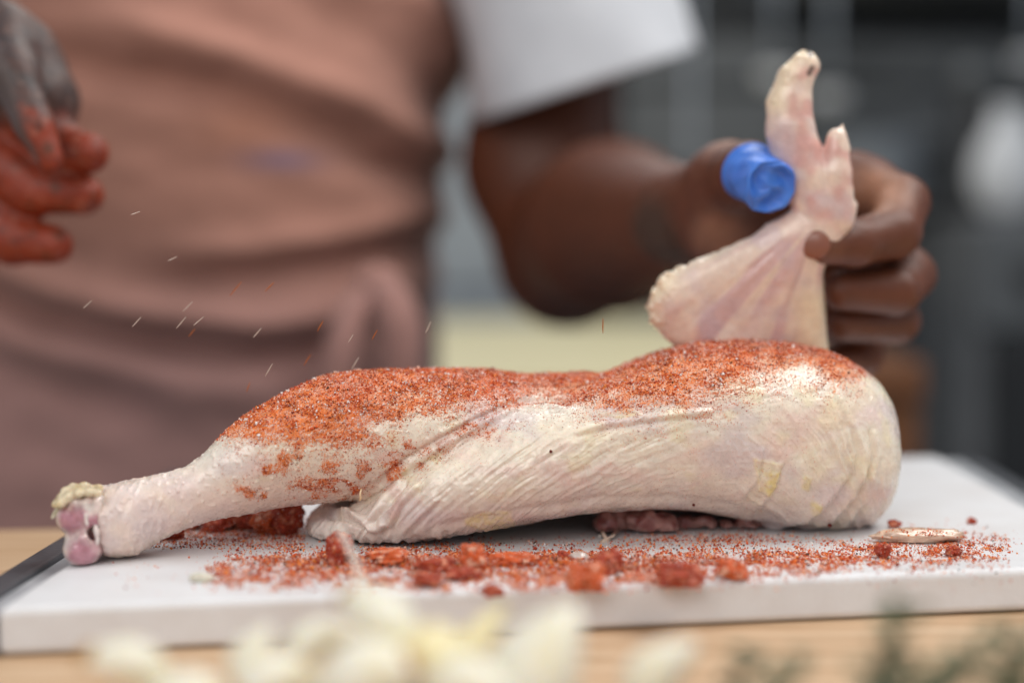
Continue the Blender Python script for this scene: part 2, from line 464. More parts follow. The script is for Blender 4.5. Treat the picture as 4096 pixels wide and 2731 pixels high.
# ================================================================== SETTING
TZ = -0.0160                                     # table top
tag(box('floor', (-4, -1, -0.95), (4, 4.2, -0.90), FLOORM), kind='structure')
tag(box('back_wall', (-4, 3.6, -0.90), (4, 3.7, 2.6), WALLM), kind='structure')

tb = empty('work_table', (0, 0.3, TZ)); tag(tb, 'pale wooden work table in front, under the cutting board', 'table')
def tpart(o): o.parent = tb; o.matrix_parent_inverse = tb.matrix_world.inverted(); return o
bpy.context.view_layer.update()
# planks run across, back edge slightly oblique
ys = [-0.06, 0.085, 0.235, 0.385, 0.535, 0.66]
for a, b in zip(ys, ys[1:]):
    sl = 0.10
    pts = [(-0.75, a - sl * .75 + .012), (0.75, a + sl * .75 + .012), (0.75, b + sl * .75 + .0105), (-0.75, b - sl * .75 + .0105)]
    tpart(prism('plank', pts, TZ - 0.035, TZ, WOOD, None, 0.002, 2))
for x, y in ((-0.66, 0.0), (0.66, 0.1), (-0.66, 0.52), (0.66, 0.62)):
    tpart(box('leg', (x - .03, y - .03, -0.90), (x + .03, y + .03, TZ - 0.036), WOOD, None, 0.003))

# background counter and kitchen furniture
ct = empty('back_counter', (0.2, 2.2, -0.9)); tag(ct, 'pale yellow wooden counter behind the elbow, across the room', 'counter')
bpy.context.view_layer.update()
def cpart(o, p): o.parent = p; o.matrix_parent_inverse = p.matrix_world.inverted(); return o
for i in range(5):
    cpart(box('plank', (-0.9, 1.55 + .27 * i, -0.075), (0.36, 1.816 + .27 * i, -0.035), YWOOD, None, 0.004), ct)
for x in (-0.85, 0.32):
    for y in (1.6, 2.8): cpart(box('leg', (x - .03, y - .03, -0.9), (x + .03, y + .03, -0.076), YWOOD), ct)

st = empty('steel_cabinet', (0.6, 3.2, -0.9)); tag(st, 'grey steel drawer cabinet against the dark back wall', 'cabinet')
bpy.context.view_layer.update()
cpart(box('carcass', (0.22, 3.0, -0.90), (1.28, 3.5, 0.55), STEELD, None), st)
zz = [-0.20, 0.06, 0.262, 0.44, 0.545]
for a, b in zip(zz, zz[1:]):
    f = cpart(box('drawer_front', (0.23, 2.975, a + .008), (1.10, 2.999, b - .008), STEEL, None, 0.004), st)
    h = tube('handle', [(0.55, 2.974, (a + b) / 2), (0.55, 2.95, (a + b) / 2), (0.78, 2.95, (a + b) / 2), (0.78, 2.974, (a + b) / 2)], 0.005, STEELD)
    h.parent = f; h.matrix_parent_inverse = f.matrix_world.inverted()
cpart(box('side_panel', (1.11, 2.97, -0.20), (1.27, 2.999, 0.54), STEELD), st)
for z0 in (-.9,):
    cpart(box('lower_door', (0.23, 2.975, -0.86), (1.10, 2.999, -0.22), GREYC, None, 0.004), st)
fr = empty('fridge', (-0.2, 3.2, -.9)); tag(fr, 'pale blue grey steel refrigerator seen between the torso and the arm', 'refrigerator')
bpy.context.view_layer.update()
cpart(box('body', (-0.75, 3.08, -0.9), (0.16, 3.5, 0.60), GREYC), fr)
cpart(box('door', (-0.745, 3.05, 0.02), (0.155, 3.078, 0.595), BLUEGREY, None, .006), fr)
cpart(box('door', (-0.745, 3.05, -0.89), (0.155, 3.078, 0.01), BLUEGREY, None, .006), fr)
cpart(tube('handle', [(0.10, 3.049, .08), (0.10, 3.01, .08), (0.10, 3.01, .4), (0.10, 3.049, .4)], 0.008, STEELD), fr)
pole = tube('metal_pole', [(0.300, 2.4, -0.90), (0.300, 2.4, 0.60)], 0.004, BLUEGREY)
tag(pole, 'thin upright metal pole in front of the steel cabinet', 'pole')
# right: grey range with a white jar on it, dark bin below
rg = empty('grey_range', (1.3, 2.8, -.9)); tag(rg, 'grey kitchen range at the far right, white jug on top', 'stove')
bpy.context.view_layer.update()
cpart(box('body', (0.80, 2.5, -0.9), (1.7, 2.96, 0.16), GREYC, None, 0.01), rg)
cpart(box('oven_door', (0.84, 2.47, -0.75), (1.6, 2.499, -0.045), STEELD, None, 0.005), rg)
cpart(box('control_panel', (0.81, 2.47, -0.03), (1.69, 2.499, 0.14), STEEL, None, 0.004), rg)
for i in range(5):
    kn = lathe('knob', [(0.024, 0), (0.022, 0.02), (0.016, 0.03)], STEELD, (0, 0, 0)); kn.rotation_euler = (R(90), 0, 0); kn.location = (0.9 + .17 * i, 2.469, 0.06)
    bpy.context.view_layer.update(); cpart(kn, rg)
jug = empty('white_jug', (0.905, 2.62, 0.16)); tag(jug, 'round white ceramic jug standing on the grey range', 'jug')
bpy.context.view_layer.update()
cpart(lathe('body', [(0.045, 0), (0.072, 0.03), (0.080, 0.075), (0.072, 0.125), (0.05, 0.165), (0.042, 0.185), (0.048, 0.20)], WHITEC, (0.890, 2.60, 0.162)), jug)
cpart(tube('handle', [(.95, 2.60, 0.32), (.99, 2.60, 0.31), (1.0, 2.60, 0.26), (.96, 2.60, 0.22)], 0.008, WHITEC), jug)
pt = empty('steel_pot', (0.66, 2.9, .16)); tag(pt, 'round steel pot on the wall shelf behind the raised hand', 'pot')
bpy.context.view_layer.update()
cpart(lathe('body', [(0.07, 0), (0.085, .01), (0.088, .12), (0.092, .125)], BLUEGREY, (0.72, 2.85, 0.20)), pt)
cpart(tube('handle', [(0.80, 2.85, .29), (0.86, 2.85, .30), (0.93, 2.85, .30)], .008, STEELD), pt)
sh = tag(box('wall_shelf', (0.45, 2.74, 0.185), (0.98, 2.969, 0.199), GREYC, None, .002), 'grey metal shelf behind the raised hand, a pot on it', 'shelf')
cn = empty('dark_canister', (0.80, 2.6, .162)); tag(cn, 'tall dark canister left of the white jug', 'canister')
bpy.context.view_layer.update()
cpart(lathe('body', [(0.04, 0), (0.042, .01), (0.042, .22), (0.030, .235)], STEELD, (0.835, 2.60, 0.162), n=24), cn)
cpart(lathe('lid', [(0.030, .236), (0.034, .24), (0.034, .27), (0.012, .28)], STEEL, (0.835, 2.60, 0.162), n=24), cn)
for i_, (x_, z_, lab) in enumerate([(0.50, .44, 'ladle added for a soft highlight, hanging left in the row of three before the cabinet'), (0.60, .40, 'ladle added for a soft highlight, in the middle of the row of three'), (0.98, .47, 'ladle added for a soft highlight, hanging right, above the white jug')]):
    ld = empty('ladle', (x_, 2.72, z_)); tag(ld, lab, 'ladle', 'ladles added as soft highlights under the hood')
    bpy.context.view_layer.update()
    cpart(tube('handle', [(x_, 2.72, .63), (x_, 2.72, z_ + .03)], .006, BLUEGREY), ld)
    cpart(lathe('bowl', [(.012, -.03), (.030, -.018), (.036, 0), (.034, .002)], WHITEC, (x_, 2.715, z_), n=20), ld)  # invented ladles, pale bowls stand in for soft background highlights
hood = tag(box('range_hood', (0.55, 2.75, 0.62), (1.9, 3.3, 0.95), GREYC, None, 0.01), 'black extractor hood above the grey range', 'extractor hood')
cr = empty('wooden_stool', (0.62, 1.55, -0.9)); tag(cr, 'brown wooden stool behind the right end of the chicken', 'stool')
bpy.context.view_layer.update()
cpart(box('seat', (0.25, 1.36, -0.036), (0.398, 1.62, 0.004), BWOOD, None, 0.006), cr)
for x in (0.27, 0.378):
    for y in (1.39, 1.59): cpart(box('leg', (x - .018, y - .018, -0.9), (x + .018, y + .018, -0.037), BWOOD, None, 0.002), cr)
cpart(box('panel', (0.289, 1.38, -0.45), (0.359, 1.40, -0.037), BWOOD), cr)

# cutting board
bd = empty('cutting_board', (0.03, 0.6, TZ)); tag(bd, 'white plastic cutting board with dark rubber edges, scattered with red spice', 'cutting board')
bpy.context.view_layer.update()
FL, FR, BR, BL = (-0.1630, 0.4425), (0.222, 0.505), (0.232, 0.768), (-0.1530, 0.720)
cpart(prism('slab', [FL, FR, BR, BL], TZ + 0.0004, 0.0, BOARD, None, 0.0028, 4), bd)
cpart(prism('side_margin', [(-0.1700, .4414), (-0.1633, .4425), (-0.1533, .7199), (-0.1630, .7185)], TZ + 0.0004, -0.0022, GREYP, None, 0.0006), bd)
cpart(prism('rubber_edge', [(-0.1815, .4395), (-0.1703, .4413), (-0.1633, .7184), (-0.176, .717)], TZ + 0.0004, -0.0006, RUBBER, None, 0.002), bd)
cpart(prism('side_margin', [(0.2223, .5055), (0.2343, .5075), (0.2443, .7695), (0.2323, .768)], TZ + 0.0004, -0.0022, GREYP, None, 0.0006), bd)
cpart(prism('rubber_edge', [(0.2346, .5075), (0.2446, .509), (0.2546, .771), (0.2446, .7695)], TZ + 0.0004, -0.0010, RUBBER, None, 0.002), bd)

# ================================================================== CHICKEN
ch = empty('raw_chicken', (0.0, 0.56, 0.0)); tag(ch, 'raw half chicken with skin on, dusted with red spice, lying on the white board', 'chicken')
bpy.context.view_layer.update()
def hpart(o): return cpart(o, ch)
def rows(tab, off=0.0):
    out = []
    for dx, t, b, yc, ry in tab:
        a = P(dx, t, yc); c = P(dx, b, yc - ry * 0.35)
        out.append((a[0], a[2], max(c[2], 0.0006 + off), yc, ry))
    return out
g = 0.0016
F = Field(np.arange(-0.166, 0.166, g), np.arange(0.488, 0.652, g), np.arange(-0.004, 0.086, g))
drum = [(206, 1116, 1291, .516, .0142), (262, 1110, 1291, .516, .0150), (310, 1100, 1284, .517, .0150), (350, 1093, 1256, .519, .0135), (400, 1080, 1226, .522, .0125),
        (440, 1062, 1212, .525, .0130), (480, 1030, 1203, .529, .0150), (540, 972, 1192, .535, .0190), (640, 905, 1175, .543, .0250), (740, 864, 1162, .550, .0285),
        (850, 851, 1150, .555, .0310), (950, 848, 1135, .560, .0330), (1050, 847, 1110, .563, .0340), (1130, 851, 1090, .567, .034), (1200, 862, 1070, .572, .033), (1300, 858, 1060, .577, .030), (1380, 850, 1080, .58, .022)]
F.loft(rows(drum), 0.002, 2.1, 4)
flank = [(700, 1196, 1238, .556, .010), (740, 1180, 1250, .553, .014), (800, 1165, 1258, .550, .0175), (860, 1135, 1258, .548, .021), (900, 1098, 1254, .548, .024), (950, 1056, 1247, .549, .0275), (1020, 1012, 1236, .551, .031), (1100, 972, 1223, .554, .034),
         (1200, 925, 1207, .558, .0385), (1300, 893, 1192, .563, .0410), (1400, 858, 1178, .568, .0430), (1500, 815, 1170, .572, .0450), (1600, 789, 1174, .575, .0460),
         (1700, 783, 1192, .578, .0460), (1800, 787, 1212, .580, .0440), (1880, 799, 1236, .581, .0410), (1950, 828, 1236, .582, .0370), (2000, 862, 1215, .583, .033), (2022, 885, 1182, .584, .029), (2040, 925, 1135, .585, .024)]
F.loft(rows(flank), 0.0022, 2.35, 5)
# rear lobe and the back half, resting low behind
F.cone(P(2012, 1010, .605), P(2010, 1060, .605), .0090, .0085, 0.003)
F.cone(P(1950, 1180, .575), P(1780, 1205, .575), .008, .007, 0.006)
F.cone(P(760, 1200, .56), P(1100, 1150, .60), .008, .018, 0.006)
F.cone((-.005, .604, .017), (.118, .604, .017), .0165, .0165, .006)
F.cone((-.045, .590, .014), (.0, .60, .016), .012, .016, .006)
# drumstick end is cut open
F.ball(P(196, 1208, .5085), (.0085, .0085, .0118), 0.0015, 'sub')
# hollow underneath
def arch(X, Y, Z):
    a = P(1120, 1220, .55)[0]; b = P(1790, 1220, .55)[0]
    c = (a + b) / 2; w = (b - a) / 2
    q = np.sqrt(((X - c) / w) ** 2 + ((Y - .538) / .036) ** 2 + ((Z + .002) / .0135) ** 2)
    return (q - 1) * .016
F.put(arch, (-0.02, 0.5, -.01), (0.13, 0.65, 0.03), 0.002, 'sub')
V, Q = F.mesh(); V = lap(V, Q, 3, 0.5)
V[:, 2] = np.maximum(V[:, 2], 0.0004)
body = mesh_from('skin', V, Q, SKIN)
subdivide(body, 2)
me = body.data
co = get_co(me).astype(np.float64); no = get_no(me).astype(np.float64)
def to_uv(co): # local side-view coordinates of the bird
    uY = U(np.clip(co[:, 1], .515, .575)); return 1176 + co[:, 0] / uY, 563 + (H - co[:, 2]) / uY - 3
u, v = to_uv(co)
y = co[:, 1] / U(.545)
front = sstep(0.25, -0.25, no[:, 1])
isdrum = sstep(20, -20, u - np.interp(v, [850, 935, 980, 1060, 1155, 1200], [1330, 1185, 1085, 945, 835, 700]))
# --- wrinkle fields
psi = v + 1.0 * (u - 900) - 0.00052 * (u - 900) ** 2 + 10 * fbm(u / 70, v / 70, y / 90, 2)
w1 = 1 - np.abs(noise3(psi / 17, u / 150, y / 200)) * 2
w2 = 1 - np.abs(noise3(psi / 8 + 40, u / 60, y / 120)) * 2
w3 = noise3(psi / 36 + 9, u / 190, y / 200)
mA = (1 - isdrum) * sstep(1660, 1480, u) * sstep(905, 985, v + (u - 1200) * .05)
ang = np.arctan2(2075 - u, 1360 - v) * 420 + 12 * fbm(u / 60, v / 60, y / 60 + 7, 2)
rad = np.hypot(2075 - u, 1360 - v)
r1 = 1 - np.abs(noise3(ang / 24, rad / 190, y / 200 + 3)) * 2
r2 = 1 - np.abs(noise3(ang / 10 + 70, rad / 80, y / 100)) * 2
mB = (1 - isdrum) * sstep(1600, 1780, u) * sstep(930, 1060, v)
tpsi = v + 0.30 * (u - 1200) + 9 * fbm(u / 60, v / 60, y / 60 + 21, 2)
t1 = 1 - np.abs(noise3(tpsi / 9 + 13, u / 170, y / 90)) * 2
mC = (1 - isdrum) * sstep(1380, 1480, u) * sstep(1850, 1760, u) * sstep(980, 900, v)
iso = fbm(u / 22, v / 22, y / 22, 3); cr1 = 1 - np.abs(noise3(u / 13, v / 13, y / 13 + 5)) * 2
disp = np.zeros(len(co))
disp += mA * (0.00030 * w1 + 0.00020 * w2 + 0.00020 * w3)
disp += mB * (0.00036 * r1 + 0.00020 * r2 + .00025 * fbm(u / 30, v / 30, y / 30 + 4, 2))
disp += mC * 0.00018 * t1
disp += (1 - isdrum) * 0.00020 * iso + (1 - isdrum) * 0.00012 * cr1
disp += 0.0008 * fbm(u / 110, v / 110, y / 110, 2)
# follicle bumps on the drumstick
fol = sstep(0.25, 0.75, noise3(u / 9, v / 9, y / 9 + 31))
disp += isdrum * (0.00036 * fol + 0.00018 * iso)
rim = sstep(236, 214, u) * isdrum
disp += rim * (.0010 * noise3(u / 9, v / 8, y / 8) + .0004)
ank = isdrum * sstep(470, 330, u)
disp += ank * 0.00035 * (1 - np.abs(noise3((u + .3 * v) / 15, v / 55, y / 50)) * 2)
def ridge(pts, amp, wid, groove=0.0, gs=1, fade=True):
    global disp
    d, side, t = seg_dist(u, v, pts)
    e = np.exp(-(d / wid) ** 2) * front
    if fade: e = e * sstep(0, .12, t) * sstep(1, .88, t) if len(pts) > 2 else e
    disp += amp * e
    if groove:
        d2 = d * (side == gs)
        e2 = np.exp(-((d2 - wid * 1.4) / (wid * .7)) ** 2) * (side == gs) * front
        if fade: e2 = e2 * sstep(0, .12, t) * sstep(1, .88, t)
        disp -= groove * e2
ridge([(850, 1150), (900, 1100), (940, 1066), (1010, 1025), (1090, 978), (1180, 936), (1260, 930), (1340, 948)], .0009, 10, .0014, -1)
ridge([(1290, 1000), (1380, 975), (1460, 962), (1560, 950), (1660, 940)], .0009, 9, .0004, 1)
ridge([(1000, 1000), (1080, 960), (1150, 925)], .0004, 8, .0004, -1)
ridge([(940, 1240), (1100, 1205), (1250, 1178), (1380, 1158), (1540, 1154), (1660, 1172), (1760, 1200), (1830, 1222)], .0010, 11, .0005, -1)
for pts, a, wd in [([(800, 1175), (840, 1140), (880, 1112)], .0008, 9), ([(840, 1205), (880, 1150), (930, 1095)], .0015, 8), ([(880, 1225), (915, 1160), (965, 1110)], .0014, 8),
                   ([(915, 1235), (955, 1190), (1010, 1140)], .0008, 9), ([(735, 1172), (800, 1183), (835, 1200), (850, 1216), (868, 1214), (885, 1196)], .0022, 9),
                   ([(1760, 1215), (1860, 1190), (1905, 1150), (1960, 1075)], .0013, 11), ([(1830, 1228), (1915, 1195), (1965, 1140), (2000, 1060)], .0012, 10),
                   ([(1880, 1232), (1950, 1205), (1990, 1150)], .0011, 9), ([(1720, 1190), (1770, 1140), (1800, 1050)], .0006, 9), ([(1690, 1170), (1740, 1100), (1755, 1020)], .0005, 8),
                   ([(1960, 960), (1990, 1040), (1985, 1110)], .0008, 9), ([(1930, 900), (1955, 960), (1950, 1030)], .0005, 9), ([(2010, 980), (2022, 1050), (2010, 1110)], .0008, 7)]:
    rt = 1.0 if pts[0][0] > 1600 else 1.1
    ridge(pts, a * rt, wd, a * .8 * rt, 1)
# torn skin edge on the hem
hem = np.exp(-((v - 1235) / 25) ** 2) * (1 - isdrum)
disp += hem * 0.0009 * noise3(u / 12, v / 20, y / 20)
co += no * disp[:, None]
co[:, 2] = np.maximum(co[:, 2], 0.0004)
set_co(me, co)
# --- colour
pale = np.array([0.86, 0.765, 0.635]); pink = np.array([0.80, 0.59, 0.53]); yell = np.array([0.82, 0.72, 0.44]); lav = np.array([0.68, 0.58, 0.59]); white = np.array([0.86, 0.80, 0.71])
def mixc(a, b, t): return a + (b - a) * t[:, None]
c = np.tile(pale, (len(co), 1))
c = mixc(c, white, 0.8 * sstep(-.3, .5, fbm(u / 120 + 3, v / 90, y / 120, 3)))
c = mixc(c, pink, 0.75 * sstep(0.0, .55, fbm(u / 100 + 31, v / 60, y / 100, 3)) + 0 * u)
c = mixc(c, lav, 0.7 * sstep(0.0, .5, fbm(u / 130 + 51, v / 80, y / 100, 2)))
c = mixc(c, yell, 0.40 * sstep(0.15, .55, fbm(u / 60 + 71, v / 50, y / 60, 3)) )
c = mixc(c, yell, 0.35 * (1 - isdrum) * sstep(1820, 1930, u) * sstep(-.2, .4, fbm(u / 60 + 5, v / 60, y / 60, 2)))
c = mixc(c, pink, isdrum * .6 * sstep(1040, 1160, v))
c = mixc(c, lav, isdrum * .5 * sstep(480, 300, u) * sstep(-.4, .3, fbm(u / 50, v / 40, y / 50 + 2, 2)))
c = mixc(c, np.array([.62, .28, .25]), isdrum * sstep(232, 214, u) * sstep(-.3, .3, noise3(u / 9, v / 9, y / 9 + 44)))
c = mixc(c, lav, (1 - isdrum) * .45 * sstep(1050, 1200, v))
c = mixc(c, pink, (1 - isdrum) * .55 * sstep(1165, 1215, v) * sstep(1000, 1250, u) * sstep(1800, 1650, u))
c = mixc(c, np.array([0.62, 0.36, 0.31]), 0.5 * sstep(12, 3, seg_dist(u, v, [(895, 1110), (915, 1150), (900, 1180)])[0] / 1.6))
fatc = np.array([0.80, 0.68, 0.24])
def patch(poly, strength, soft=7):
    p = np.array(poly, float); inside = np.zeros(len(u), bool)
    j = len(p) - 1
    for i in range(len(p)):
        inside ^= ((p[i, 1] > v) != (p[j, 1] > v)) & (u < (p[j, 0] - p[i, 0]) * (v - p[i, 1]) / (p[j, 1] - p[i, 1] + 1e-9) + p[i, 0]); j = i
    d = seg_dist(u, v, list(map(tuple, p)) + [tuple(p[0])])[0]
    return np.where(inside, 1.0, np.exp(-(d / soft) ** 2)) * strength * front, np.exp(-(d / 4.0) ** 2) * front
fat_add = np.zeros(len(co))
for poly, s in [([(1738, 1055), (1800, 1068), (1792, 1100), (1778, 1138), (1752, 1128)], .6), ([(1775, 1090), (1792, 1085), (1782, 1128), (1768, 1132)], .9), ([(1070, 1200), (1110, 1182), (1170, 1180), (1182, 1215), (1120, 1212)], .75),
                ([(1872, 1155), (1890, 1158), (1888, 1172), (1874, 1172)], .9), ([(1855, 1095), (1866, 1100), (1862, 1125), (1852, 1120)], .7), ([(1400, 950), (1450, 940), (1470, 950), (1420, 958)], .6),
                ([(985, 1050), (1010, 1045), (1005, 1062)], .5), ([(870, 1070), (900, 1090), (930, 1075), (915, 1100)], .4)]:
    t, edge = patch(poly, s * .6, 5); c = mixc(c, fatc, np.clip(t * (.55 + .6 * sstep(-.3, .3, noise3(u / 9, v / 9, y / 9))), 0, 1)); fat_add += 0.0004 * edge * s
co += no * fat_add[:, None]; set_co(me, co)
bright = 1 + 0.05 * iso
c = c * bright[:, None]
set_col(me, 'col', np.clip(c, 0, 1))
# --- spice cover
vb = np.interp(u, [455, 480, 520, 600, 680, 760, 860, 920, 945, 960, 1020, 1120, 1180, 1220, 1300, 1400, 1500, 1570, 1650, 1750, 1850, 1900, 1950, 1985, 2020],
                  [960, 1030, 1050, 1085, 1105, 1125, 1140, 1112, 1080, 1060, 1050, 1000, 960, 925, 938, 952, 968, 962, 925, 885, 880, 905, 900, 880, 850])
big = fbm(u / 70, v / 50, y / 70 + 13, 3)
def spice_of(u, v, y, nz, isd):
    vb_ = np.interp(u, [455, 480, 520, 600, 680, 760, 830, 900, 940, 960, 1020, 1120, 1180, 1220, 1300, 1400, 1500, 1570, 1650, 1750, 1850, 1900, 1950, 1985, 2020],
                  [960, 1030, 1055, 1080, 1100, 1105, 1095, 1060, 1010, 990, 975, 962, 952, 930, 945, 960, 975, 965, 935, 905, 870, 900, 905, 880, 850])
    wd = np.interp(u, [480, 700, 900, 1000, 1200, 1500, 2000], [110, 185, 175, 120, 105, 150, 125])
    d = vb_ - v + 26 * fbm(u / 45, v / 32, y / 60 + 13, 3)
    s = sstep(-.55, .75, d / wd)
    bl = fbm(u / 36 + 3, v / 30, y / 60 + 5, 3)
    blot = sstep(-.20, .22, bl) * sstep(1150, 1112, v + 60 * fbm(u / 30 + 11, v / 30, y / 60, 2)) * sstep(470, 540, u) * sstep(955, 935, u + (v - 1060) * .55)
    s = np.maximum(s * (1 - .35 * sstep(990, 1040, v) * (1 - blot) * (u < 960)), .85 * blot)
    bl2 = sstep(.0, .3, fbm(u / 46 + 33, v / 14, y / 60 + 5, 3)) * sstep(vb_ + 75, vb_ + 10, v) * (u > 960)
    s = np.maximum(s, .5 * bl2)
    for cu, cv, ru, rv, a_ in [(545, 1108, 34, 24, .55), (500, 1125, 30, 14, .3), (630, 1075, 60, 24, .4), (740, 1128, 55, 24, .62), (830, 1118, 40, 16, .45), (905, 1066, 40, 42, .75), (690, 1150, 26, 14, .4), (800, 1140, 50, 14, .4),
                               (1090, 990, 70, 26, .75), (1000, 1035, 50, 30, .6), (960, 1070, 26, 28, .55), (1150, 985, 50, 30, .4), (1350, 965, 90, 16, .4), (1590, 960, 60, 18, .35), (1650, 975, 40, 12, .25), (1800, 905, 60, 22, .4), (1920, 900, 30, 30, .5)]:
        s = np.maximum(s, a_ * np.exp(-((u - cu) / ru) ** 2 - ((v - cv) / rv) ** 2) * (.65 + .7 * sstep(-.3, .3, fbm(u / 14, v / 12, y / 14, 2))))
    for cu, cv, ru, rv, a_ in [(800, 1045, 40, 24, .55), (655, 1105, 34, 16, .45), (960, 985, 36, 30, .8), (880, 985, 40, 24, .5), (1190, 955, 46, 10, .7), (1820, 868, 60, 20, .15), (1260, 945, 60, 8, .5), (560, 1040, 30, 24, .4)]:
        s = s * (1 - a_ * np.exp(-((u - cu) / ru) ** 2 - ((v - cv) / rv) ** 2))
    s = s * (.80 + .20 * sstep(-.25, .2, fbm(u / 24 + 7, v / 11, y / 24, 3)))
    s *= np.interp(u, [440, 480, 520, 1990, 2025], [0, .6, 1, 1, 0])
    return np.clip(s, 0, 1)
spv = spice_of(u, v, y, no[:, 2], isdrum)
spv *= sstep(-1.0, -0.93, no[:, 2])
rightbare = sstep(1800, 1880, u) * sstep(845, 880, v) * sstep(-60, -10, -(np.abs(u - 1925) - 40))
set_f(me, 'spice', spv)
hpart(body)

# ---- grain clouds
OCT_V = np.array([(1, 0, 0), (-1, 0, 0), (0, 1, 0), (0, -1, 0), (0, 0, 1), (0, 0, -1)], float)
OCT_F = np.array([(0, 2, 4), (2, 1, 4), (1, 3, 4), (3, 0, 4), (2, 0, 5), (1, 2, 5), (3, 1, 5), (0, 3, 5)])
def grains(name, pos, size, cols, mat):
    n = len(pos)
    q = rng.normal(size=(n, 4)); q /= np.linalg.norm(q, axis=1)[:, None]
    w, x, yy, z = q.T
    Rm = np.stack([1 - 2 * (yy * yy + z * z), 2 * (x * yy - w * z), 2 * (x * z + w * yy), 2 * (x * yy + w * z), 1 - 2 * (x * x + z * z), 2 * (yy * z - w * x), 2 * (x * z - w * yy), 2 * (yy * z + w * x), 1 - 2 * (x * x + yy * yy)], 1).reshape(n, 3, 3)
    sc = size[:, None] * rng.uniform(.55, 1.35, (n, 3))
    vv = OCT_V[None] * sc[:, None, :] * rng.uniform(.7, 1.2, (n, 6, 1))
    vv = np.einsum('nij,nkj->nki', Rm, vv) + pos[:, None, :]
    ff = OCT_F[None] + 6 * np.arange(n)[:, None, None]
    o = mesh_from(name, vv.reshape(-1, 3), ff.reshape(-1, 3), mat, smooth=False)
    set_col(o.data, 'col', np.repeat(cols, 6, 0))
    return o
def grain_cols(n, salt=.22, dark=.04):
    base = np.array([(0.56, .068, .010), (0.34, .030, .006), (0.70, .125, .016), (0.82, .24, .032), (.64, .092, .012)])
    c = base[rng.integers(0, 5, n)] * rng.uniform(.8, 1.15, (n, 1))
    r = rng.random(n)
    s = np.array([.80, .45, .33]) * rng.uniform(.85, 1.1, (n, 1)); c[r < salt] = s[r < salt]
    s = np.array([.86, .80, .76]) * rng.uniform(.9, 1.05, (n, 1)); c[r < salt * .3] = s[r < salt * .3]
    s = np.array([.07, .03, .015]) * rng.uniform(.5, 1.5, (n, 1)); m = r > 1 - dark; c[m] = s[m]
    return c
me.calc_loop_triangles()
tri = np.empty(len(me.loop_triangles) * 3, np.int32); me.loop_triangles.foreach_get('vertices', tri); tri = tri.reshape(-1, 3)
A = co[tri[:, 0]]; B = co[tri[:, 1]]; D = co[tri[:, 2]]
nrm = np.cross(B - A, D - A); ar = np.linalg.norm(nrm, axis=1) / 2; nrm /= (2 * ar[:, None] + 1e-12)
dens = spv[tri].mean(1)
sparse = np.clip(0.02 + 0 * dens, 0, 1) * sstep(1.0, 0, (v[tri[:, 0]] - 1180) / 60) * sstep(930, 1010, u[tri[:, 0]] + 0) * sstep(1990, 1850, u[tri[:, 0]])
gmod = .6 + 1.1 * sstep(-.1, .35, fbm(u[tri[:, 0]] / 30 + 60, v[tri[:, 0]] / 16, y[tri[:, 0]] / 30, 3))
wgt = ar * gmod * (dens ** 1.5 + sparse * 2 + 0.05 * sstep(.01, .15, dens)) * (A[:, 1] < .60) * (nrm[:, 1] < 0.6)
N = 90000
pick = rng.choice(len(tri), N, p=wgt / wgt.sum())
a, b = rng.random(N), rng.random(N); m = a + b > 1; a[m] = 1 - a[m]; b[m] = 1 - b[m]
pos = A[pick] + (B - A)[pick] * a[:, None] + (D - A)[pick] * b[:, None]
dn = dens[pick]
sz = 0.00009 + 0.00019 * rng.random(N) ** 2 * (0.4 + dn) + (rng.random(N) < .07) * rng.random(N) * .00042 * dn
pos += nrm[pick] * (sz * .35 + 0.0004 * dn * dn * rng.random(N) ** 2)[:, None]
gcc = grain_cols(N, .17, .02); dk = sstep(-.05, .35, fbm(pos[:, 0] / .006, pos[:, 1] / .006, pos[:, 2] / .006, 3)); gcc = np.where(gcc[:, 2:3] > .3, gcc, gcc * (1 - .30 * dk)[:, None]); sz = np.where(gcc[:, 2] > .3, sz * 1.35, sz)
o = grains('spice_coating', pos, sz, gcc, GRAIN)
tag(o, 'coarse red and salt-white spice rub coating the top of the chicken', 'spice rub', kind='stuff')

# ---- drumstick end: bone and cartilage
Yk = .506
F = Field(np.arange(-.172, -.140, .0006), np.arange(.490, .522, .0006), np.arange(0, .034, .0006))
F.ball(P(172, 1186, Yk), (.0066, .0070, .0062), .0022)
F.ball(P(206, 1166, Yk + .000), (.0052, .006, .0052), .0022)
F.ball(P(190, 1260, Yk - .001), (.0068, .0075, .0064), .0022)
F.ball(P(214, 1192, Yk + .001), (.0045, .006, .0075), .002)
F.ball(P(176, 1222, Yk + .002), (.0036, .005, .0075), .0022)
F.ball(P(205, 1215, Yk + .004), (.007, .007, .012), .0022)
for q_ in range(26):
    F.ball(P(random.uniform(165, 232), random.uniform(1140, 1285), Yk + random.uniform(-.006, .002)), random.uniform(.0012, .0026), .0016)
F.cone(P(222, 1226, Yk - .012), P(216, 1222, Yk + .002), .0030, .0024, .0008, 1, 'sub')
V, Q = F.mesh(); V = lap(V, Q, 2, .5)
V[:, 2] = np.maximum(V[:, 2], .0008)
bo = mesh_from('joint_end', V, Q, BONE)
cb = get_co(bo.data).astype(float)
uu, vv = 1176 + cb[:, 0] / U(Yk), 563 + (H - cb[:, 2]) / U(Yk)
cc = np.tile(np.array([.80, .68, .62]), (len(cb), 1))
for cx, cy, r in ((168, 1192, 36), (190, 1268, 38), (214, 1200, 20)):
    cc = mixc(cc, np.array([.50, .20, .26]), .9 * sstep(r * 1.3, r * .5, np.hypot(uu - cx, vv - cy) + 10 * fbm(uu / 16, vv / 16, cb[:, 1] * 300, 3)))
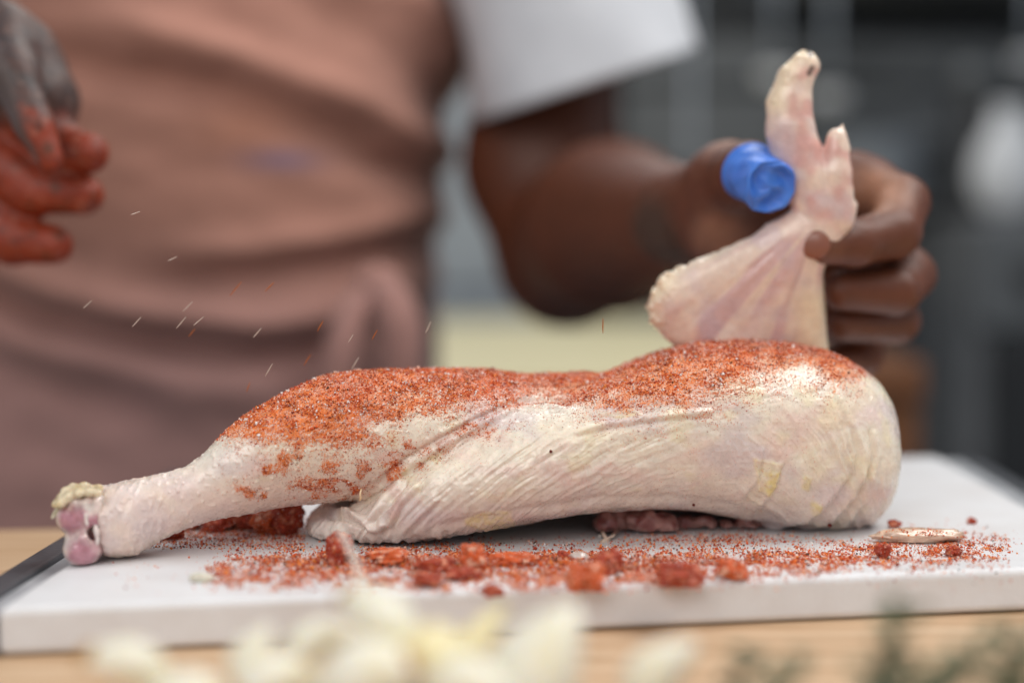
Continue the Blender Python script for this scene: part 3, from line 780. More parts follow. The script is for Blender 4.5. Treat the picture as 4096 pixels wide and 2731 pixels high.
cc = mixc(cc, np.array([.22, .02, .03]), sstep(20, 6, np.hypot(uu - 222, (vv - 1222))))
cc = mixc(cc, np.array([.86, .80, .74]), .8 * sstep(14, 6, np.hypot(uu - 205, vv - 1160)))
set_col(bo.data, 'col', cc); hpart(bo)
# torn yellow skin on top of the knob and small tags
def sheet(name, outline, Y, th, mat, colv, wob=.0006, parent=ch, bend=None):
    """a small torn flap: closed outline -> grid fan with thickness"""
    bm = bmesh.new(); pts = []
    for i, (dx, dy, *r) in enumerate(outline):
        yy = Y + (r[0] if r else 0); pts.append(Vector(P(dx, dy, yy)))
    cen = sum(pts, Vector()) / len(pts)
    ringn = 4; rings = []
    for k in range(ringn + 1):
        f = k / ringn
        rings.append([bm.verts.new(cen + (p - cen) * f + Vector((0, random.uniform(-wob, wob), random.uniform(-wob, wob) * .5))) for p in pts] if k else [bm.verts.new(cen)])
    n = len(pts)
    for i in range(n): bm.faces.new((rings[0][0], rings[1][i], rings[1][(i + 1) % n]))
    for k in range(1, ringn):
        for i in range(n): bm.faces.new((rings[k][i], rings[k + 1][i], rings[k + 1][(i + 1) % n], rings[k][(i + 1) % n]))
    o = obj_bm(name, bm, mat, None)
    m = o.modifiers.new('t', 'SOLIDIFY'); m.thickness = th; m.offset = 0
    s = o.modifiers.new('s', 'SUBSURF'); s.levels = 1; s.render_levels = 2
    if colv is not None: set_col(o.data, 'col', np.tile(np.array(colv), (len(o.data.vertices), 1)))
    if parent: cpart(o, parent)
    return o
F = Field(np.arange(-.172, -.136, .0005), np.arange(.488, .525, .0005), np.arange(.012, .038, .0005))
ty_ = [(128, 1158, -.005, 3), (138, 1143, -.003, 4), (150, 1128, -.001, 5), (168, 1119, .001, 5), (196, 1117, .002, 6), (228, 1121, .002, 6)]
lo_ = [(140, 1156, -.007, 3), (158, 1143, -.0065, 3.5), (180, 1133, -.007, 4), (205, 1130, -.007, 4), (226, 1132, -.008, 4)]
for tb_ in (ty_, lo_):
    for (a0, b0, c0, r0), (a1, b1, c1, r1) in zip(tb_, tb_[1:]): F.cone(P(a0, b0, Yk + c0), P(a1, b1, Yk + c1), r0 * U(Yk), r1 * U(Yk), .0012)
for (a0, b0, c0, r0) in ty_:
    for (a1, b1, c1, r1) in lo_:
        if abs(a0 - a1) < 40: F.cone(P(a0, b0, Yk + c0), P(a1, b1, Yk + c1), 3.4 * U(Yk), 3.4 * U(Yk), .0022)
V, Q = F.mesh(); V = lap(V, Q, 1, .5)
o = mesh_from('torn_skin', V, Q, BONE)
cb = get_co(o.data).astype(float); nz = fbm(cb[:, 0] * 400, cb[:, 1] * 400, cb[:, 2] * 400, 3)
cb += get_no(o.data) * (nz * .0003)[:, None]; set_co(o.data, cb)
cc_ = mixc(np.tile(np.array([.80, .68, .46]), (len(cb), 1)), np.array([.76, .64, .38]), sstep(-.3, .4, nz)); set_col(o.data, 'col', cc_); hpart(o)
sheet('skin_tag', [(133, 1158, 0), (140, 1166, 0), (124, 1190, 0), (116, 1192, 0), (122, 1178, 0)], .503, .0009, BONE, (.72, .68, .50))
sheet('skin_tag', [(160, 1215, 0), (168, 1222, 0), (172, 1250, 0), (164, 1262, 0), (158, 1240, 0)], .503, .0009, BONE, (.78, .70, .50))
sheet('tendon', [(196, 1175, 0), (200, 1185, 0), (204, 1205, 0), (201, 1212, 0), (192, 1190, 0)], .4975, .0007, BONE, (.85, .78, .72), wob=.0002)
sheet('tendon', [(218, 1200, 0), (228, 1212, 0), (230, 1240, 0), (222, 1262, 0), (221, 1238, 0), (214, 1215, 0)], .4985, .0009, BONE, (.84, .74, .70), wob=.0003)
# flesh lumps and strings in the hollow underneath
F = Field(np.arange(.02, .125, .0012), np.arange(.53, .60, .0012), np.arange(0, .03, .0012))
for _ in range(34):
    x = random.uniform(1375, 1560); F.ball(P(x, random.uniform(1180, 1212) , random.uniform(.558, .568)), random.uniform(.0022, .0042), .002)
for _ in range(26):
    x = random.uniform(1560, 1790); F.ball(P(x, random.uniform(1195, 1222), random.uniform(.567, .575)), random.uniform(.002, .0038), .002)
V, Q = F.mesh(); V = lap(V, Q, 1, .5); V[:, 2] = np.maximum(V[:, 2], .0008)
fl = mesh_from('inner_flesh', V, Q, BONE); subdivide(fl, 1)
cb = get_co(fl.data).astype(float); cb += get_no(fl.data) * (.0022 * fbm(cb[:, 0] * 260, cb[:, 1] * 260, cb[:, 2] * 260, 3))[:, None]; cb[:, 2] = np.maximum(cb[:, 2], .0006); set_co(fl.data, cb)
cb = get_co(fl.data); nz = fbm(cb[:, 0] * 200, cb[:, 1] * 200, cb[:, 2] * 200, 2)
set_col(fl.data, 'col', mixc(np.tile(np.array([.52, .27, .23]), (len(cb), 1)), np.array([.34, .11, .10]), sstep(-.1, .5, nz))); hpart(fl)
def string(pts, r, colv):
    o = tube('sinew', pts, r, BONE); set_col(o.data, 'col', np.tile(np.array(colv), (len(o.data.vertices), 1))); hpart(o)
string([P(1380, 1212, .563), P(1388, 1228, .546), P(1394, 1240, .545), P(1378, 1254, .542), P(1352, 1262, .540)], [.0010, .0008, .0014, .0016, .0006], (.72, .56, .44))
string([P(1420, 1215, .563), P(1408, 1228, .547), P(1396, 1240, .545)], [.0012, .0009, .0012], (.74, .58, .46))
string([P(830, 1122, .527), P(827, 1135, .526), P(829, 1142, .526), P(826, 1150, .526)], [.0003, .0004, .0005, .0004], (.80, .60, .36))
# wet fat ridges near the shoulder end
for pts in [[(1912, 1000), (1902, 1012), (1908, 1040), (1902, 1060), (1912, 1066), (1930, 1062), (1936, 1045)], [(1825, 930), (1835, 945), (1842, 962)], [(1965, 960), (1972, 975), (1966, 995), (1960, 1002)]]:
    pass

# ---- wing
Yw = .592; uw = U(Yw)
F = Field(np.arange(.045, .152, .0010), np.arange(.565, .625, .0010), np.arange(.035, .205, .0010))
def W(x, y_, Y=Yw): return P(x, y_, Y)
tip = [(1848, 152, 34), (1826, 185, 42), (1812, 240, 50), (1815, 300, 56), (1828, 350, 58), (1850, 410, 58), (1880, 470, 58), (1893, 530, 50)]
for (x0, y0, r0), (x1, y1, r1) in zip(tip, tip[1:]): F.cone(W(x0, y0), W(x1, y1), r0 * uw, r1 * uw, .0015, 1.25)
F.cone(W(1856, 145), W(1866, 152), 22 * uw, 18 * uw, .001, 1.2)
F.cone(W(1921, 318, Yw - .004), W(1920, 400, Yw - .004), 24 * uw, 36 * uw, .0015, 1.2)
F.cone(W(1936, 284, Yw - .004), W(1938, 340, Yw - .004), 4 * uw, 16 * uw, .0010, 1.2)
F.cone(W(1920, 400, Yw - .004), W(1918, 500, Yw - .002), 36 * uw, 44 * uw, .0015, 1.2)
F.cone(W(1945, 480, Yw - .003), W(1962, 470, Yw), 20 * uw, 10 * uw, .003, 1.2)
ends = [(1556, 672, 50, .588), (1545, 712, 56, .589), (1575, 752, 50, .590), (1640, 790, 48, .592), (1710, 800, 44, .594), (1775, 810, 40, .597), (1835, 830, 34, .600), (1868, 830, 24, .601)]
for x, y_, r, Y in ends:
    F.cone(W(1840, 545, Yw), P(x, y_, Y), 40 * uw, r * U(Y), .0065, 1.7)
F.cone(W(1885, 520), W(1790, 560), 50 * uw, 52 * uw, .003, 1.3)
F.cone(P(1560, 690, .59), P(1700, 860, .60), .010, .013, .004, 1.3)
F.cone(P(1868, 640, .600), P(1895, 860, .602), 22 * U(.6), 12 * U(.6), .002)
V, Q = F.mesh(); V = lap(V, Q, 2, .5)
wing = mesh_from('wing', V, Q, SKIN); subdivide(wing, 1)
cw = get_co(wing.data).astype(float); nw = get_no(wing.data).astype(float)
uu = 1176 + cw[:, 0] / uw; vv = 563 + (H - cw[:, 2]) / uw; yy = cw[:, 1] / uw
de = seg_dist(uu, vv, [(1745, 495), (1560, 605), (1482, 695), (1500, 750)])[0]
dtip = seg_dist(uu, vv, [(1770, 240), (1800, 150), (1850, 122)])[0]
bumps = sstep(0.0, .8, noise3(uu / 14, vv / 14, yy / 14))
dd = .0013 * sstep(-.1, .6, noise3(uu / 11, vv / 11, yy / 11)) * np.exp(-(de / 22) ** 2) + .00010 * bumps + .0004 * np.exp(-(dtip / 18) ** 2) * bumps
fanang = np.arctan2(1880 - uu, vv - 480) * 420
dd += .0004 * noise3(fanang / 26, np.hypot(1880 - uu, vv - 480) / 200, 3) * sstep(520, 600, vv)
dd += .0004 * fbm(uu / 50, vv / 40, yy / 40, 2)
cw += nw * dd[:, None]; set_co(wing.data, cw)
cc = np.tile(np.array([.82, .65, .55]), (len(cw), 1))
cc = mixc(cc, np.array([.66, .42, .42]), .8 * sstep(-.15, .45, noise3(fanang / 34 + 5, np.hypot(1880 - uu, vv - 480) / 160, 9)) * sstep(500, 570, vv) * sstep(18, 60, de))
cc = mixc(cc, np.array([.62, .46, .48]), .7 * sstep(-.1, .45, fbm(uu / 60, vv / 60, yy / 60 + 9, 2)))
cc = mixc(cc, np.array([.68, .36, .32]), .75 * sstep(-.25, .3, fbm(uu / 42 + 9, vv / 42, yy / 50, 2)) * sstep(540, 480, vv) * sstep(16, 40, seg_dist(uu, vv, [(1762, 290), (1770, 200), (1810, 140), (1880, 130)])[0]))
cc = mixc(cc, np.array([.86, .72, .50]), .7 * np.exp(-(np.minimum(de, dtip) / 26) ** 2))
cc = mixc(cc, np.array([.82, .68, .50]), sstep(1780, 1860, uu) * sstep(620, 700, vv))
cc = mixc(cc, np.array([.05, .03, .02]), .9 * sstep(9, 4, seg_dist(uu, vv, [(1845, 122), (1850, 135)])[0]) + .8 * sstep(9, 3, seg_dist(uu, vv, [(1852, 165), (1845, 178)])[0]))
cc = mixc(cc, np.array([.30, .16, .12]), .7 * sstep(12, 4, seg_dist(uu, vv, [(1942, 300), (1955, 360)])[0]))
set_col(wing.data, 'col', np.clip(cc, 0, 1)); set_f(wing.data, 'spice', np.zeros(len(cw)))
hpart(wing)

# ================================================================== PERSON
def axis(lo, hi, fine, gf, gc):
    a = [lo]
    while a[-1] < hi:
        x = a[-1]; st_ = gf if any(f0 <= x <= f1 for f0, f1 in fine) else gc
        # ease toward fine zones
        for f0, f1 in fine:
            if x < f0: st_ = min(st_, max(gf, (f0 - x) * .4))
            if x > f1: st_ = min(st_, max(gf, gf + (x - f1) * .25))
        a.append(x + st_)
    return np.array(a)
F = Field(axis(-.62, .24, [(-.30, -.165), (.075, .215)], .0019, .008), axis(.555, 1.30, [(.56, .70)], .0019, .008), axis(-.30, .52, [(.035, .20)], .0019, .009))
def cone(a, b, ra, rb, k=.004, ysc=1.0):
    F.cone(P(*a), P(*b), ra * U(a[2]), rb * U(b[2]), k, ysc)
def tf(z): return 1 + .05 * np.cos((z - .05) * 8) + .17 * sstep(.10, .30, z)
TC = (-.292, 1.130); TR = (.196, .145)
def torso(X, Y, Z):
    f = tf(Z) - .25 * sstep(.36, .50, Z)
    q = (np.abs((X - TC[0]) / (TR[0] * f)) ** 3.0 + np.abs((Y - TC[1]) / (TR[1] * f)) ** 3.0) ** (1 / 3.0)
    return np.maximum((q - 1) * .12, np.maximum(Z - .46, -.28 - Z))
F.put(torso, (-.62, .85, -.4), (.1, 1.4, .6), .02)
# right-hand side arm
F.cone(P(1270, -330, 1.10), P(1245, 380, 1.045), .054, .056, .02)
F.cone(P(1245, 380, 1.045), P(1300, 592, 1.015), .056, .048, .015)
F.cone(P(1305, 590, 1.015), P(1405, 520, .90), .048, .052, .015)
F.cone(P(1405, 520, .90), P(1570, 495, .70), .052, .0235, .012)
F.cone((-.09, 1.13, .42), P(1270, -330, 1.10), .06, .054, .02)
# hand
cone((1570, 495, .695), (1672, 450, .655), 108, 100, .008)
cone((1672, 450, .655), (1985, 450, .652), 100, 85, .008)
cone((1640, 520, .665), (2010, 640, .655), 90, 82, .008)
cone((1700, 600, .670), (1985, 765, .660), 80, 62, .008)
cone((1672, 415, .655), (1722, 400, .615), 88, 74, .006)
cone((1722, 400, .615), (1748, 418, .596), 62, 52, .005)
cone((1960, 425, .655), (2068, 468, .632), 78, 64, .005)
cone((2068, 468, .632), (2055, 535, .612), 64, 58, .003)
cone((2055, 535, .612), (1965, 558, .600), 58, 54, .003)
cone((1965, 558, .600), (1880, 566, .592), 54, 44, .003)
cone((2010, 560, .662), (2088, 630, .638), 66, 60, .004)
cone((2088, 630, .638), (2060, 668, .618), 60, 55, .0022)
cone((2060, 668, .618), (1930, 665, .612), 54, 48, .0022)
cone((2000, 690, .668), (2062, 738, .645), 56, 50, .004)
cone((2062, 738, .645), (1935, 742, .626), 50, 44, .0022)
cone((1950, 770, .668), (1990, 822, .655), 46, 38, .004)
cone((1990, 822, .655), (1900, 832, .645), 38, 34, .002)
# crease between palm and index, skin folds at the knuckles
F.cone(P(1990, 395, .618), P(1985, 450, .618), .0035, .0025, .003, 1.0, 'sub')
# left-hand side arm and hand dropping the spice
F.cone((-.44, 1.12, .41), (-.49, 1.05, .24), .06, .05, .02)
F.cone((-.49, 1.05, .24), (-.42, .85, .235), .048, .042, .015)
F.cone((-.42, .85, .235), P(-160, 20, .69), .042, .026, .012)
cone((-160, 20, .69), (20, 150, .675), 120, 112, .008)
cone((20, 150, .675), (90, 230, .668), 112, 92, .008)
cone((60, 250, .668), (150, 345, .662), 70, 55, .005)
cone((150, 345, .662), (205, 352, .655), 54, 46, .003)
cone((-60, 330, .672), (80, 440, .664), 70, 58, .004)
cone((80, 440, .664), (196, 448, .656), 54, 44, .0025)
cone((-120, 400, .678), (30, 550, .668), 68, 60, .004)
cone((30, 550, .668), (122, 562, .660), 56, 46, .0025)
cone((-150, 440, .690), (-60, 610, .680), 55, 48, .004)
cone((30, 170, .640), (80, 290, .628), 52, 44, .005)
cone((80, 290, .628), (118, 372, .626), 42, 30, .003)
cone((0, 60, .665), (30, 170, .640), 60, 52, .008)
V, Q = F.mesh(); V = lap(V, Q, 2, .45)
person = mesh_from('person', V, Q, BSKIN)
cpn = get_co(person.data).astype(float); npn = get_no(person.data).astype(float)
cpn += npn * (.0006 * fbm(cpn[:, 0] * 120, cpn[:, 1] * 120, cpn[:, 2] * 120, 3) * (cpn[:, 1] < .7))[:, None]
set_co(person.data, cpn)
cc = np.tile(np.array([.125, .038, .017]), (len(cpn), 1))
# lighter palm-side skin at the web of the hand
def near(pt, r0, r1): return sstep(r1, r0, np.linalg.norm(cpn - np.array(pt), axis=1))
for pt, r, s in ((P(1990, 420, .62), .026, .75), (P(1700, 340, .64), .020, .35), (P(1650, 560, .64), .02, .5), (P(1900, 575, .585), .012, .10), (P(1990, 440, .610), .014, .35)):
    cc = mixc(cc, np.array([.50, .25, .15]), s * near(pt, r * .3, r))
# darker patch at the wrist
cc = mixc(cc, np.array([.055, .040, .028]), .75 * near(P(1500, 560, .68), .012, .034))
# left hand: dark grey above, red spice on the fingers
lh = sstep(-.16, -.18, cpn[:, 0]) * sstep(.72, .69, cpn[:, 1])
lu = 1176 + cpn[:, 0] / U(.66); lv = 563 + (H - cpn[:, 2]) / U(.66)
nl = fbm(lu / 30, lv / 30, cpn[:, 1] * 300, 3)
cc = mixc(cc, np.array([.040, .036, .038]), lh * (.55 + .4 * sstep(-.3, .4, nl)) * sstep(330, 250, lv + 60 * nl))
cc = mixc(cc, np.array([.27, .030, .006]), lh * .90 * sstep(250, 330, lv + 60 * nl) * sstep(-.65, -.2, nl))
fine_ = noise3(lu / 7, lv / 7, cpn[:, 1] * 700); cc = mixc(cc, np.array([.55, .30, .22]), lh * .35 * sstep(.15, .6, fine_) * sstep(-.2, .4, nl)); cc = mixc(cc, np.array([.05, .02, .015]), lh * .6 * sstep(.1, .5, fbm(lu / 18 + 9, lv / 10, cpn[:, 1] * 200, 3)))
th = seg_dist(lu, lv, [(30, 150), (80, 290), (118, 380)])[0]
cc = mixc(cc, np.array([.09, .065, .06]), lh * .9 * sstep(50, 30, th) * sstep(.652, .640, cpn[:, 1]))
set_col(person.data, 'col', cc)
tag(person, 'person in a brown-pink apron holding up the chicken wing and sprinkling red spice', 'person')

# nail
def ellipsoid(name, c, axes, mat, parent, rot=(0, 0, 0), seg=20):
    bm = bmesh.new(); bmesh.ops.create_uvsphere(bm, u_segments=seg, v_segments=seg // 2, radius=1)
    o = obj_bm(name, bm, mat); o.scale = axes; o.location = c; o.rotation_euler = rot
    bpy.context.view_layer.update()
    if parent: cpart(o, parent)
    return o
ellipsoid('fingernail', P(1872, 562, .5852), (.0064, .0022, .0060), NAIL, person, (0, 0, R(-14)))

# blue finger cot: closed sleeve over the thumb with a crumpled end
a = np.array(P(1722, 394, .603)); b = np.array(P(1772, 432, .580))
axv = (b - a); Lc = np.linalg.norm(axv); axv /= Lc
e1 = np.cross(axv, [0, 0, 1]); e1 /= np.linalg.norm(e1); e2 = np.cross(e1, axv)
nu, nv = 72, 40
vs = []
for j in range(nv + 1):
    t = j / nv
    for i in range(nu):
        th_ = 2 * math.pi * i / nu
        if t < .70:
            r = .0119 - .0012 * t; s_ = t / .70 * Lc * .93
            if t < .04: r += .0006
        else:
            q = (t - .70) / .30
            r = .01106 * (1 - q ** 1.9 * .999)
            s_ = Lc * .93 + .0016 * math.sin(min(q * 2.2, 1) * math.pi / 2)
            s_ += (0.0024 * math.sin(3 * th_ + 6 * q) * (1 - q) * q * 2 - .0026 * math.exp(-((q - .62) / .22) ** 2) + .001 * math.sin(2 * th_ + 1.2 + 3 * q) * (1 - q)) * (q > .15)
        r += (.00050 * math.sin(4 * th_ + 7 * t) + .00030 * math.sin(9 * th_ - 12 * t)) * min(1, t * 3) * (1 - .5 * t)
        vs.append(a + axv * s_ + (e1 * math.cos(th_) + e2 * math.sin(th_)) * max(r, .0001))
qs = [(j * nu + i, j * nu + (i + 1) % nu, (j + 1) * nu + (i + 1) % nu, (j + 1) * nu + i) for j in range(nv) for i in range(nu)]
cot = mesh_from('finger_cot', vs, qs, BLUE)
m = cot.modifiers.new('t', 'SOLIDIFY'); m.thickness = .0004; m.offset = 1
cpart(cot, person)

# apron
def au(x, z, Y=1.0): return 1176 + x / U(Y), 563 + (H - z) / U(Y)
nx_, nz_ = 260, 230
th_ = np.linspace(R(-200), R(20), nx_)       # angle round the waist, front is -90
zz_ = np.linspace(-.34, .42, nz_)
TH, ZZ = np.meshgrid(th_, zz_)
f = tf(ZZ)
ex = 2 / 3.0
ctn, stn = np.cos(TH), np.sin(TH)
off = .028
X = TC[0] + (TR[0] * f + off) * np.sign(ctn) * np.abs(ctn) ** ex
Yp = TC[1] + (TR[1] * f + off) * np.sign(stn) * np.abs(stn) ** ex
au_, av_ = au(X, ZZ, 1.0)
fold = np.zeros_like(X)
def fr_(pts, amp, wid):
    global fold
    d, s_, t = seg_dist(au_, av_, pts); fold += amp * np.exp(-(d / wid) ** 2) * sstep(0, .3, t) * sstep(1, .9, t)
fr_([(250, 60), (400, 110), (600, 170), (850, 260), (1030, 360)], .013, 42)
fr_([(60, 80), (180, 155), (320, 195), (550, 232), (800, 325), (1000, 430)], -.013, 42)
fr_([(600, -10), (850, 95), (1000, 190), (1060, 280)], -.009, 60)
fr_([(900, -60), (1040, 60), (1080, 200)], .008, 40)
fr_([(350, 590), (600, 575), (820, 535), (1020, 470)], .012, 36)
fr_([(250, 650), (560, 640), (800, 605), (1010, 530)], -.007, 42)
fr_([(-80, 520), (60, 625), (300, 705), (600, 745), (800, 720), (1000, 620)], .014, 42)
fr_([(-80, 590), (20, 660), (150, 722), (400, 775), (640, 800), (840, 780)], -.018, 36)
fr_([(-80, 760), (100, 840), (240, 880), (420, 930)], -.008, 45)
fr_([(-80, 690), (150, 790), (400, 860), (700, 900)], .008, 50)
fr_([(640, 380), (900, 390), (1030, 380)], -.005, 30)
fold += .004 * fbm(au_ / 140, av_ / 100, 0 * au_, 3)
fold = np.maximum(fold * .95, -.025)
X = X + fold * ctn; Yp = Yp + fold * stn
# cloth hangs out over the table edge at the bottom left
vs = np.stack([X, Yp, ZZ], -1).reshape(-1, 3)
ii = np.arange(nz_ - 1)[:, None] * nx_ + np.arange(nx_ - 1)[None]
qs = np.stack([ii, ii + 1, ii + nx_ + 1, ii + nx_], -1).reshape(-1, 4)
apron = mesh_from('apron', vs, qs, APRON)
ca = np.tile(np.array([.435, .222, .168]), (len(vs), 1))
uf, vf = au_.ravel(), av_.ravel()
ca = mixc(ca, np.array([.37, .215, .20]), .8 * sstep(450, 900, vf))
ca = mixc(ca, np.array([.17, .15, .26]), .85 * np.exp(-(((uf - 672) / 80) ** 2 + ((vf - 378) / 18) ** 2)))
ca = mixc(ca, np.array([.36, .15, .08]), .4 * np.exp(-(((uf - 600) / 110) ** 2 + ((vf - 310) / 60) ** 2)))
set_col(apron.data, 'col', ca)
m = apron.modifiers.new('t', 'SOLIDIFY'); m.thickness = .002; m.offset = -1
cpart(apron, person)
def tie(pts, w, mat=APRON):
    o = tube('apron_tie', pts, w, mat, None, 14); set_col(o.data, 'col', np.tile(np.array([.40, .22, .19]), (len(o.data.vertices), 1))); cpart(o, person)
tie([P(860, 660, .955), P(815, 720, .94), P(790, 790, .935), P(775, 860, .935), P(765, 960, .94)], [.010, .012, .0125, .0125, .012])
tie([P(870, 655, .955), P(905, 700, .935), P(925, 760, .935), P(925, 860, .935), P(925, 960, .94)], [.011, .0145, .0145, .014, .012])
kn_ = ellipsoid('apron_knot', P(868, 652, .95), (.017, .011, .013), APRON, person)
set_col(kn_.data, 'col', np.tile(np.array([.46, .25, .21]), (len(kn_.data.vertices), 1)))

# t-shirt: body tube and the wide right-hand sleeve
nz2 = 40; th2 = np.linspace(0, 2 * math.pi, 97)[:-1]; z2 = np.linspace(.0, .47, nz2)
TH, ZZ = np.meshgrid(th2, z2); f = tf(ZZ) - .25 * sstep(.36, .50, ZZ)
X = TC[0] + (TR[0] * f + .002) * np.sign(np.cos(TH)) * np.abs(np.cos(TH)) ** ex
Yp = TC[1] + (TR[1] * f + .002) * np.sign(np.sin(TH)) * np.abs(np.sin(TH)) ** ex
vs = np.stack([X, Yp, ZZ], -1).reshape(-1, 3)
qs = [(j * 96 + i, j * 96 + (i + 1) % 96, (j + 1) * 96 + (i + 1) % 96, (j + 1) * 96 + i) for j in range(nz2 - 1) for i in range(96)]
o = mesh_from('shirt_body', vs, qs, COTTON); m = o.modifiers.new('t', 'SOLIDIFY'); m.thickness = .0015; m.offset = 0; cpart(o, person)
bot = P(1335, 200, 1.01); top = np.array(P(1110, -360, 1.08))
e_long = np.array(P(1590, 118, 1.0)) - np.array(P(1078, 285, 1.02)); hl = np.linalg.norm(e_long) / 2; e_long /= 2 * hl
e_dep = np.array([0.05, 1.0, 0.12]); e_dep /= np.linalg.norm(e_dep)
vs = []; nr = 60; ns = 34
for j in range(ns + 1):
    t = j / ns
    c0 = np.array(bot) * (1 - t) + top * t + np.array([.010, 0, 0]) * math.sin(t * math.pi)
    rl = hl * (1 - t) + .062 * t; rd = .072 * (1 - t) + .086 * t
    for i in range(nr):
        a_ = 2 * math.pi * i / nr
        w_ = 1 + .06 * math.sin(3 * a_ + 1 + 2 * t) * min(1, .3 + t * 1.2) + .03 * math.sin(5 * a_ + 4 * t)
        vs.append(c0 + (e_long * math.cos(a_) * rl + e_dep * math.sin(a_) * rd) * w_)
qs = [(j * nr + i, j * nr + (i + 1) % nr, (j + 1) * nr + (i + 1) % nr, (j + 1) * nr + i) for j in range(ns) for i in range(nr)]
o = mesh_from('shirt_sleeve', vs, qs, COTTON); m = o.modifiers.new('t', 'SOLIDIFY'); m.thickness = .002; m.offset = 1; cpart(o, person)

# ================================================================== SPICE ON THE BOARD
def scatter(poly_fn, n):
    out = []
    while sum(map(len, out)) < n:
        out.append(poly_fn(n))
    return np.concatenate(out)[:n]
pts = []
def front_band(n):
    dx = rng.uniform(470, 2320, n)
    cen = np.interp(dx, [470, 560, 800, 1100, 1500, 1800, 2100, 2320], [1318, 1308, 1300, 1303, 1304, 1290, 1262, 1262])
    wd = np.interp(dx, [470, 560, 800, 1100, 1500, 1800, 2100, 2320], [14, 20, 24, 26, 22, 15, 22, 16])
    den = np.interp(dx, [470, 520, 600, 1500, 1700, 1950, 2100, 2250, 2320], [.1, .5, 1, 1, .7, .45, .5, .25, .1])
    dy = cen + rng.normal(size=n) * wd
    keep = rng.random(n) < den * (0.12 + .88 * sstep(-.25, .35, fbm(dx / 34, dy / 12, 0 * dx, 3)))
    return np.stack([dx, dy], 1)[keep]
band = scatter(front_band, 60000)
band = band[band[:, 1] > 1230]
loose = np.stack([rng.uniform(250, 2340, 700), rng.normal(1310, 38, 700)], 1)
loose = loose[(loose[:, 1] > 1255) & (loose[:, 1] < 1400)]
under = np.stack([rng.normal(1640, 110, 1500), rng.normal(1238, 9, 1500)], 1)
behind = np.stack([rng.uniform(340, 700, 5200), rng.normal(1226, 20, 5200)], 1); behind = behind[(behind[:, 1] > 1180) & (behind[:, 1] < 1262)]
right = np.stack([rng.normal(2170, 70, 700), rng.normal(1238, 14, 700)], 1)
dark_extra = []
allp = np.concatenate([band, loose, under, behind, right])
pos = np.array([G(a_, b_) for a_, b_ in allp])
ok = (pos[:, 0] > -.154) & (pos[:, 0] < .219) & (pos[:, 1] > .462) & (pos[:, 1] < .70)
pos = pos[ok]; n = len(pos)
sz = .00015 + .00040 * rng.random(n) ** 2.2
sz[:700] = rng.uniform(.0005, .0010, 700)
heap = np.zeros(n)
dens_b = np.exp(-((allp[ok][:, 1] - np.interp(allp[ok][:, 0], [470, 800, 1500, 2320], [1300, 1294, 1296, 1262])) / 16) ** 2) * (allp[ok][:, 0] > 520) * (allp[ok][:, 0] < 1750)
pos[:, 2] = sz * .6 + .0022 * dens_b * rng.random(n) ** 2
o = grains('spilled_spice', pos, sz, grain_cols(n, .30), GRAIN)
tag(o, 'red and white spice spilled in a band across the board in front of the chicken', 'spilled spice', kind='stuff')

def clump(label, dx, dy, w, h, mat, seed, z0=0.0, depth=.8, amp=.28, name='spice_clump', cat='spice clump', grp='lumps of red spice on the board', lump=3.2, Y=None):
    """dx,dy: where its foot meets the board"""
    g0 = G(dx, dy, z0); uY = U(g0[1])
    bm = bmesh.new(); bmesh.ops.create_icosphere(bm, subdivisions=4, radius=1)
    vv = np.array([v_.co[:] for v_ in bm.verts])
    d = 1 + amp * fbm(vv[:, 0] * lump / 2 + seed * 7, vv[:, 1] * lump / 2, vv[:, 2] * lump / 2, 4) * 2.6 + .10 * noise3(vv[:, 0] * 9, vv[:, 1] * 9 + seed, vv[:, 2] * 9)
    vv = vv * d[:, None]
    if name == 'spice_clump': w, h = w * 1.15, h * 1.2
    hw, hh = w * uY / 2, h * uY / 2
    for v_, p in zip(bm.verts, vv):
        v_.co = (p[0] * hw, p[1] * hw * depth, max(p[2] * hh + hh * .85, 0.0))
    loc = np.array([g0[0], g0[1] + hw * depth * .2, z0 + .0001])
    if name == 'spice_clump':
        tv = np.array([v_.co[:] for v_ in bm.verts]); tt = np.array([[v_.index for v_ in f_.verts] for f_ in bm.faces]); bm.free()
        ng = int(np.clip(hw * hh * 2.2e7, 60, 900)); pk = rng.integers(0, len(tv), ng); pp = tv[pk]
        gs = rng.uniform(.00012, .00034, ng); pq = OCT_V[None] * (gs[:, None] * rng.uniform(.6, 1.3, (ng, 3)))[:, None, :] * rng.uniform(.7, 1.2, (ng, 6, 1)) + pp[:, None, :]
        pq[:, :, 2] = np.maximum(pq[:, :, 2], 0)
        gf = OCT_F[None] + 6 * np.arange(ng)[:, None, None] + len(tv)
        o = mesh_from(name, np.concatenate([tv, pq.reshape(-1, 3)]), np.concatenate([tt, gf.reshape(-1, 3)]), GRAIN, smooth=False)
        orange = mat is CLUMP2
        b0 = np.array([.56, .095, .020]) if orange else np.array([.34, .036, .012])
        nzz = noise3(tv[:, 0] / .0009, tv[:, 1] / .0009, tv[:, 2] / .0009 + seed)
        bc = b0 * (1 + .45 * nzz)[:, None]
        bc = mixc(bc, np.array([.86, .58, .42]) if orange else np.array([.70, .30, .18]), .75 * sstep(.25, .6, noise3(tv[:, 0] / .0016, tv[:, 1] / .0016, tv[:, 2] / .0016 + seed * 3)))
        gc = grain_cols(ng, .20, .03)
        if orange: gc = gc * np.array([1.1, 1.15, 1.1])
        set_col(o.data, 'col', np.clip(np.concatenate([bc, np.repeat(gc, 6, 0)]), 0, 1))
    else:
        o = obj_bm(name, bm, mat)
    o.location = loc
    tag(o, label, cat, grp)
    return o
